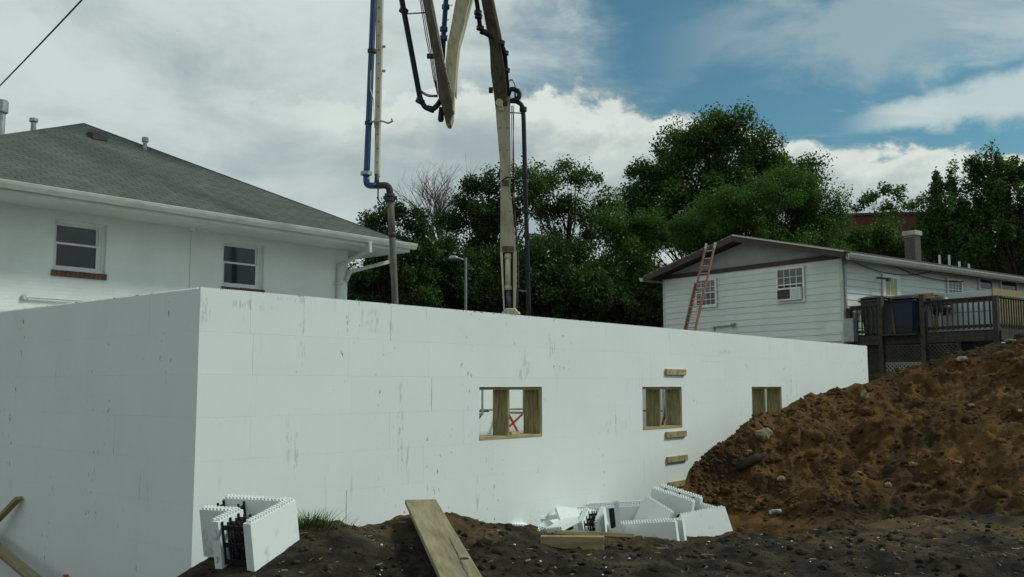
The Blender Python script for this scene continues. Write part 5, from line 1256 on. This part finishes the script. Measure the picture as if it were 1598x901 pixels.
# ================================================================== TREES
def leaf_cloud(C, Rad, n_per, size, axis_up=0.0, flat=0.8):
    """Leaf quads spread round cluster centres C (k,3) with radii Rad (k,)."""
    k = len(C); cnt = np.maximum(6, (n_per * RNG.uniform(.45, 1.5, k)).astype(int)); idx = np.repeat(np.arange(k), cnt); n = len(idx)
    off = RNG.normal(size=(n, 3)) * .52; off *= np.minimum(1, 1.05 / np.linalg.norm(off, axis=1, keepdims=True)); ln = np.linalg.norm(off, axis=1, keepdims=True); D = off / (ln + 1e-6)
    off = off * Rad[idx][:, None]; off[:, 2] *= flat
    if axis_up: off *= np.array([.5, .5, 1.0 + axis_up])
    # each clump is stretched along a direction of its own, like a leafy shoot
    ax = RNG.normal(size=(k, 3)) + np.array([0, 0, .5]); ax /= np.linalg.norm(ax, axis=1, keepdims=True)
    off += ax[idx] * (np.clip(RNG.normal(size=(n, 1)), -1.6, 1.6) * .45 * Rad[idx][:, None])
    P = C[idx] + off
    up = RNG.normal(size=(n, 3)) * 0.8 + D * .35 + np.array([0, 0, .55]); up /= np.linalg.norm(up, axis=1, keepdims=True)
    t = np.cross(up, RNG.normal(size=(n, 3))); t /= np.linalg.norm(t, axis=1, keepdims=True); b = np.cross(up, t)
    s = size * RNG.uniform(.4, 1.5, n)[:, None]
    return np.stack([P - t * s * .6, P + b * s * .34 - up * s * .12, P + t * s * .6, P - b * s * .34 - up * s * .12], 1)
def tree(name, label, px, Y, blobs, mat, leaf_px=3.6, n_per=230, cl_px=15, dens=130.0, axis_up=0.0, bark='bark', group='trees behind the building site', shell=.35, trunk_r=.22, depth_k=1.0, limb=True):
    base = at(px, 604, Y); gz_ = gz(base.x, base.y)
    e = empty(name, (base.x, base.y, gz_), 0, label, 'tree', group)
    org = np.array([base.x, base.y, gz_]); sc = Y / FPX
    C = []; Rd = []
    for bx, by, rx, ry in blobs:
        c = np.array(at(bx, by, Y)); nc = max(3, int(rx * ry / dens))
        D = RNG.normal(size=(nc, 3)); D /= np.linalg.norm(D, axis=1, keepdims=True); r = (shell + (1 - shell) * RNG.random(nc)) ** 1.0
        C.append(c + D * r[:, None] * np.array([rx * sc, (rx + ry) * .5 * sc * depth_k, ry * sc])); Rd.append(RNG.uniform(.6, 1.25, nc) * cl_px * sc)
    C = np.concatenate(C); Rd = np.concatenate(Rd)
    keep = C[:, 2] > gz_ + .3; C, Rd = C[keep], Rd[keep]
    V = leaf_cloud(C, Rd, n_per, leaf_px * sc, axis_up) - org
    n = len(V); np_mesh('crown', V.reshape(-1, 3), np.arange(n * 4).reshape(-1, 4), mat, e)
    # trunk, limbs to the clumps
    tz = C[:, 2].max(); cxm = C.mean(0)
    tp = [np.array([base.x, base.y, gz_ - .3])]
    H = (tz - gz_); lean = (cxm[:2] - org[:2])
    for f in (.12, .3, .5, .7, .88): tp.append(np.array([*(org[:2] + lean * f ** 1.3 + RNG.normal(0, .12, 2)), gz_ + H * f]))
    m = MB(); m.tube([Vector(p - org) for p in tp], [trunk_r * 1.25, trunk_r, trunk_r * .85, trunk_r * .65, trunk_r * .4, trunk_r * .15], 9)
    if limb:
        sel = RNG.permutation(len(C))[:60]
        for i in sel:
            c = C[i]; f = np.clip((c[2] - gz_) / H - RNG.uniform(.12, .35), .12, .8); j = f * (len(tp) - 1); j0 = int(j)
            s0 = tp[j0] + (tp[min(j0 + 1, len(tp) - 1)] - tp[j0]) * (j - j0)
            mid = (s0 + c) / 2 + np.array([*RNG.normal(0, .25, 2), -.08 * np.linalg.norm(c - s0)])
            r0 = trunk_r * RNG.uniform(.10, .26)
            m.tube([Vector(s0 - org), Vector(mid - org), Vector(c - org)], [r0, r0 * .6, r0 * .15], 5, caps=False)
    m.build('trunk', bark, e, smooth=True)
    return e
TR = 'trees behind the building site'
tree('broad_tree', 'tallest broad green tree rising above the clapboard house', 1120, 52, [(1095, 218, 62, 36), (1140, 200, 38, 32), (1060, 240, 40, 34), (1190, 235, 48, 36), (1228, 262, 34, 24), (1262, 275, 26, 20), (1020, 285, 45, 30), (1085, 285, 80, 45), (1160, 290, 90, 50), (1000, 330, 40, 40), (1070, 350, 80, 60), (975, 372, 26, 34)], 'leaf_mid', 3.7, 330, 19, 85, trunk_r=.42)
tree('round_tree', 'rounded fine-leaved green tree in front of the tallest tree', 1195, 42, [(1190, 320, 95, 36), (1225, 292, 58, 24), (1265, 310, 42, 34), (1110, 345, 60, 40), (1285, 350, 32, 36), (1190, 372, 120, 40), (1300, 330, 18, 22), (1080, 385, 40, 40), (1290, 395, 50, 26)], 'leaf_fresh', 2.7, 640, 20, 95, shell=.45, trunk_r=.3)
tree('airy_tree', 'airy tree with a visible trunk beside the pump boom', 893, 47, [(850, 285, 30, 24), (885, 270, 28, 16), (915, 275, 26, 18), (940, 300, 14, 22), (855, 330, 34, 28), (905, 325, 40, 26), (935, 350, 28, 26), (828, 268, 20, 14), (955, 320, 18, 20), (860, 380, 36, 28), (920, 395, 40, 30)], 'leaf_olive', 3.6, 190, 17, 66, trunk_r=.26)
tree('dark_tree', 'dark leafy tree just to the side of the boom base', 752, 43, [(740, 292, 22, 18), (722, 315, 16, 20), (768, 288, 20, 22), (800, 275, 26, 22), (830, 300, 26, 30), (705, 345, 22, 22), (748, 335, 36, 30), (790, 330, 40, 36), (760, 385, 56, 40), (800, 410, 40, 46)], 'leaf_dark', 3.8, 300, 17, 85, trunk_r=.28)
tree('hedge_tree', 'dark tree close behind the hip roof eave', 590, 38, [(585, 345, 24, 22), (608, 330, 16, 14), (630, 345, 20, 20), (655, 350, 26, 20), (600, 385, 44, 34), (650, 395, 44, 34), (575, 430, 50, 44), (640, 440, 60, 44)], 'leaf_dark', 3.8, 300, 17, 85, trunk_r=.25)
tree('thicket_tree', 'dark low thicket behind the wall around the street lamp', 700, 40, [(690, 395, 36, 30), (720, 420, 46, 40), (690, 450, 56, 40), (745, 455, 50, 40)], 'leaf_dark', 4.2, 280, 18, 85)
tree('thicket_tree', 'dark low thicket behind the boom base and its pipe', 850, 40, [(830, 440, 60, 44), (880, 450, 60, 44), (850, 405, 50, 34), (930, 460, 56, 44)], 'leaf_dark', 4.2, 280, 18, 85)
tree('thicket_tree', 'dark tree filling the gap beside the clapboard gable', 995, 44, [(985, 400, 42, 44), (1010, 360, 36, 40), (960, 440, 50, 44), (1015, 450, 50, 50), (955, 350, 24, 30)], 'leaf_mid', 3.8, 280, 18, 85)
tree('small_tree', 'small spreading tree against the cloud behind the brick building', 1388, 58, [(1352, 312, 18, 8), (1378, 299, 20, 8), (1405, 303, 18, 9), (1428, 318, 14, 12), (1338, 322, 12, 6), (1390, 322, 30, 10)], 'leaf_mid', 3.4, 110, 10, 34, trunk_r=.16, shell=.3)
tree('yard_bush', 'green bushy tree behind the ridge of the clapboard house', 1375, 46, [(1350, 372, 34, 20), (1395, 380, 36, 22), (1330, 392, 36, 22), (1440, 390, 40, 30), (1385, 355, 20, 14)], 'leaf_mid', 3.4, 260, 15, 60, trunk_r=.2)
tree('plumed_tree', 'plumed dark green tree behind the chimney', 1480, 37, [(1462, 300, 16, 30), (1448, 330, 14, 22), (1486, 290, 16, 28), (1470, 345, 34, 34), (1490, 390, 44, 36), (1440, 365, 24, 26), (1500, 330, 26, 30)], 'leaf_mid', 3.8, 260, 15, 58, axis_up=.35, trunk_r=.24)
tree('plumed_tree', 'plumed dark green tree at the edge of the picture', 1570, 37, [(1524, 268, 14, 26), (1546, 258, 16, 22), (1570, 272, 18, 28), (1592, 262, 14, 28), (1540, 310, 40, 36), (1590, 320, 40, 44), (1550, 370, 60, 44), (1610, 380, 50, 50), (1640, 300, 30, 50)], 'leaf_mid', 3.8, 260, 15, 58, axis_up=.35, trunk_r=.28)
tree('far_thicket', 'dark far thicket seen low between the hose and the boom', 650, 54, [(560, 455, 60, 40), (640, 450, 60, 40), (720, 460, 60, 40), (780, 465, 60, 40), (600, 480, 60, 25), (720, 490, 60, 25), (800, 500, 60, 25)], 'leaf_dark', 4.6, 330, 22, 75, limb=False)
tree('far_thicket', 'dark far thicket seen low between boom and clapboard house', 920, 56, [(850, 465, 60, 45), (920, 460, 60, 50), (990, 460, 60, 50), (1050, 470, 50, 40), (900, 500, 60, 30), (970, 505, 60, 30), (1030, 505, 40, 30)], 'leaf_dark', 4.6, 330, 22, 75, limb=False)
tree('far_thicket', 'dark far thicket low behind the roof of the clapboard house', 1500, 50, [(1400, 410, 50, 36), (1460, 405, 50, 40), (1530, 410, 60, 44), (1600, 415, 60, 44)], 'leaf_dark', 4.6, 330, 20, 75, limb=False)
# bare tree
bt0 = at(688, 604, 49.0); gzb = gz(bt0.x, bt0.y)
be_ = empty('bare_tree', (bt0.x, bt0.y, gzb), 0, 'leafless bare tree between the hose and the boom', 'tree', TR)
bm_ = MB(); rb = random.Random(21)
def grow(p, d, L, r, lev):
    n_ = 3; pts = [p]; dd = d.copy()
    for i in range(n_): dd = (dd + Vector((rb.gauss(0, .10), rb.gauss(0, .10), rb.gauss(.05, .06)))).normalized(); pts.append(pts[-1] + dd * L / n_)
    bm_.tube(pts, [r, r * .86, r * .74, r * .6], 6 if lev < 2 else 4, caps=False)
    if lev >= 5: return
    for i in range(rb.choice((2, 3, 3)) + (1 if lev in (1, 2) else 0)):
        b_ = pts[rb.choice((1, 2, 3, 3))]; s_ = .46 if lev else .36
        nd_ = (dd + Vector((rb.gauss(0, s_), rb.gauss(0, s_ * .8), rb.gauss(.06, .22)))).normalized()
        grow(b_, nd_, L * rb.uniform(.62, .86), r * rb.uniform(.45, .62), lev + 1)
def fan(p, d, L, r): 
    for i in range(7):
        nd_ = Vector((rb.uniform(-.62, .5), rb.uniform(-.4, .4), 1)).normalized(); grow(p + Vector((0, 0, rb.uniform(-1.2, .4))), nd_, L * rb.uniform(.8, 1.15), r * rb.uniform(.5, .8), 1)
tr_h = at(688, 395, 49).z - gzb
bm_.tube([(0, 0, -.3), (.05, 0, tr_h * .5), (0, 0, tr_h)], [.22, .17, .12], 8, caps=False)
fan(Vector((0, 0, tr_h)), None, 1.75, .12)
bm_.build('trunk', 'bark_pale', be_)
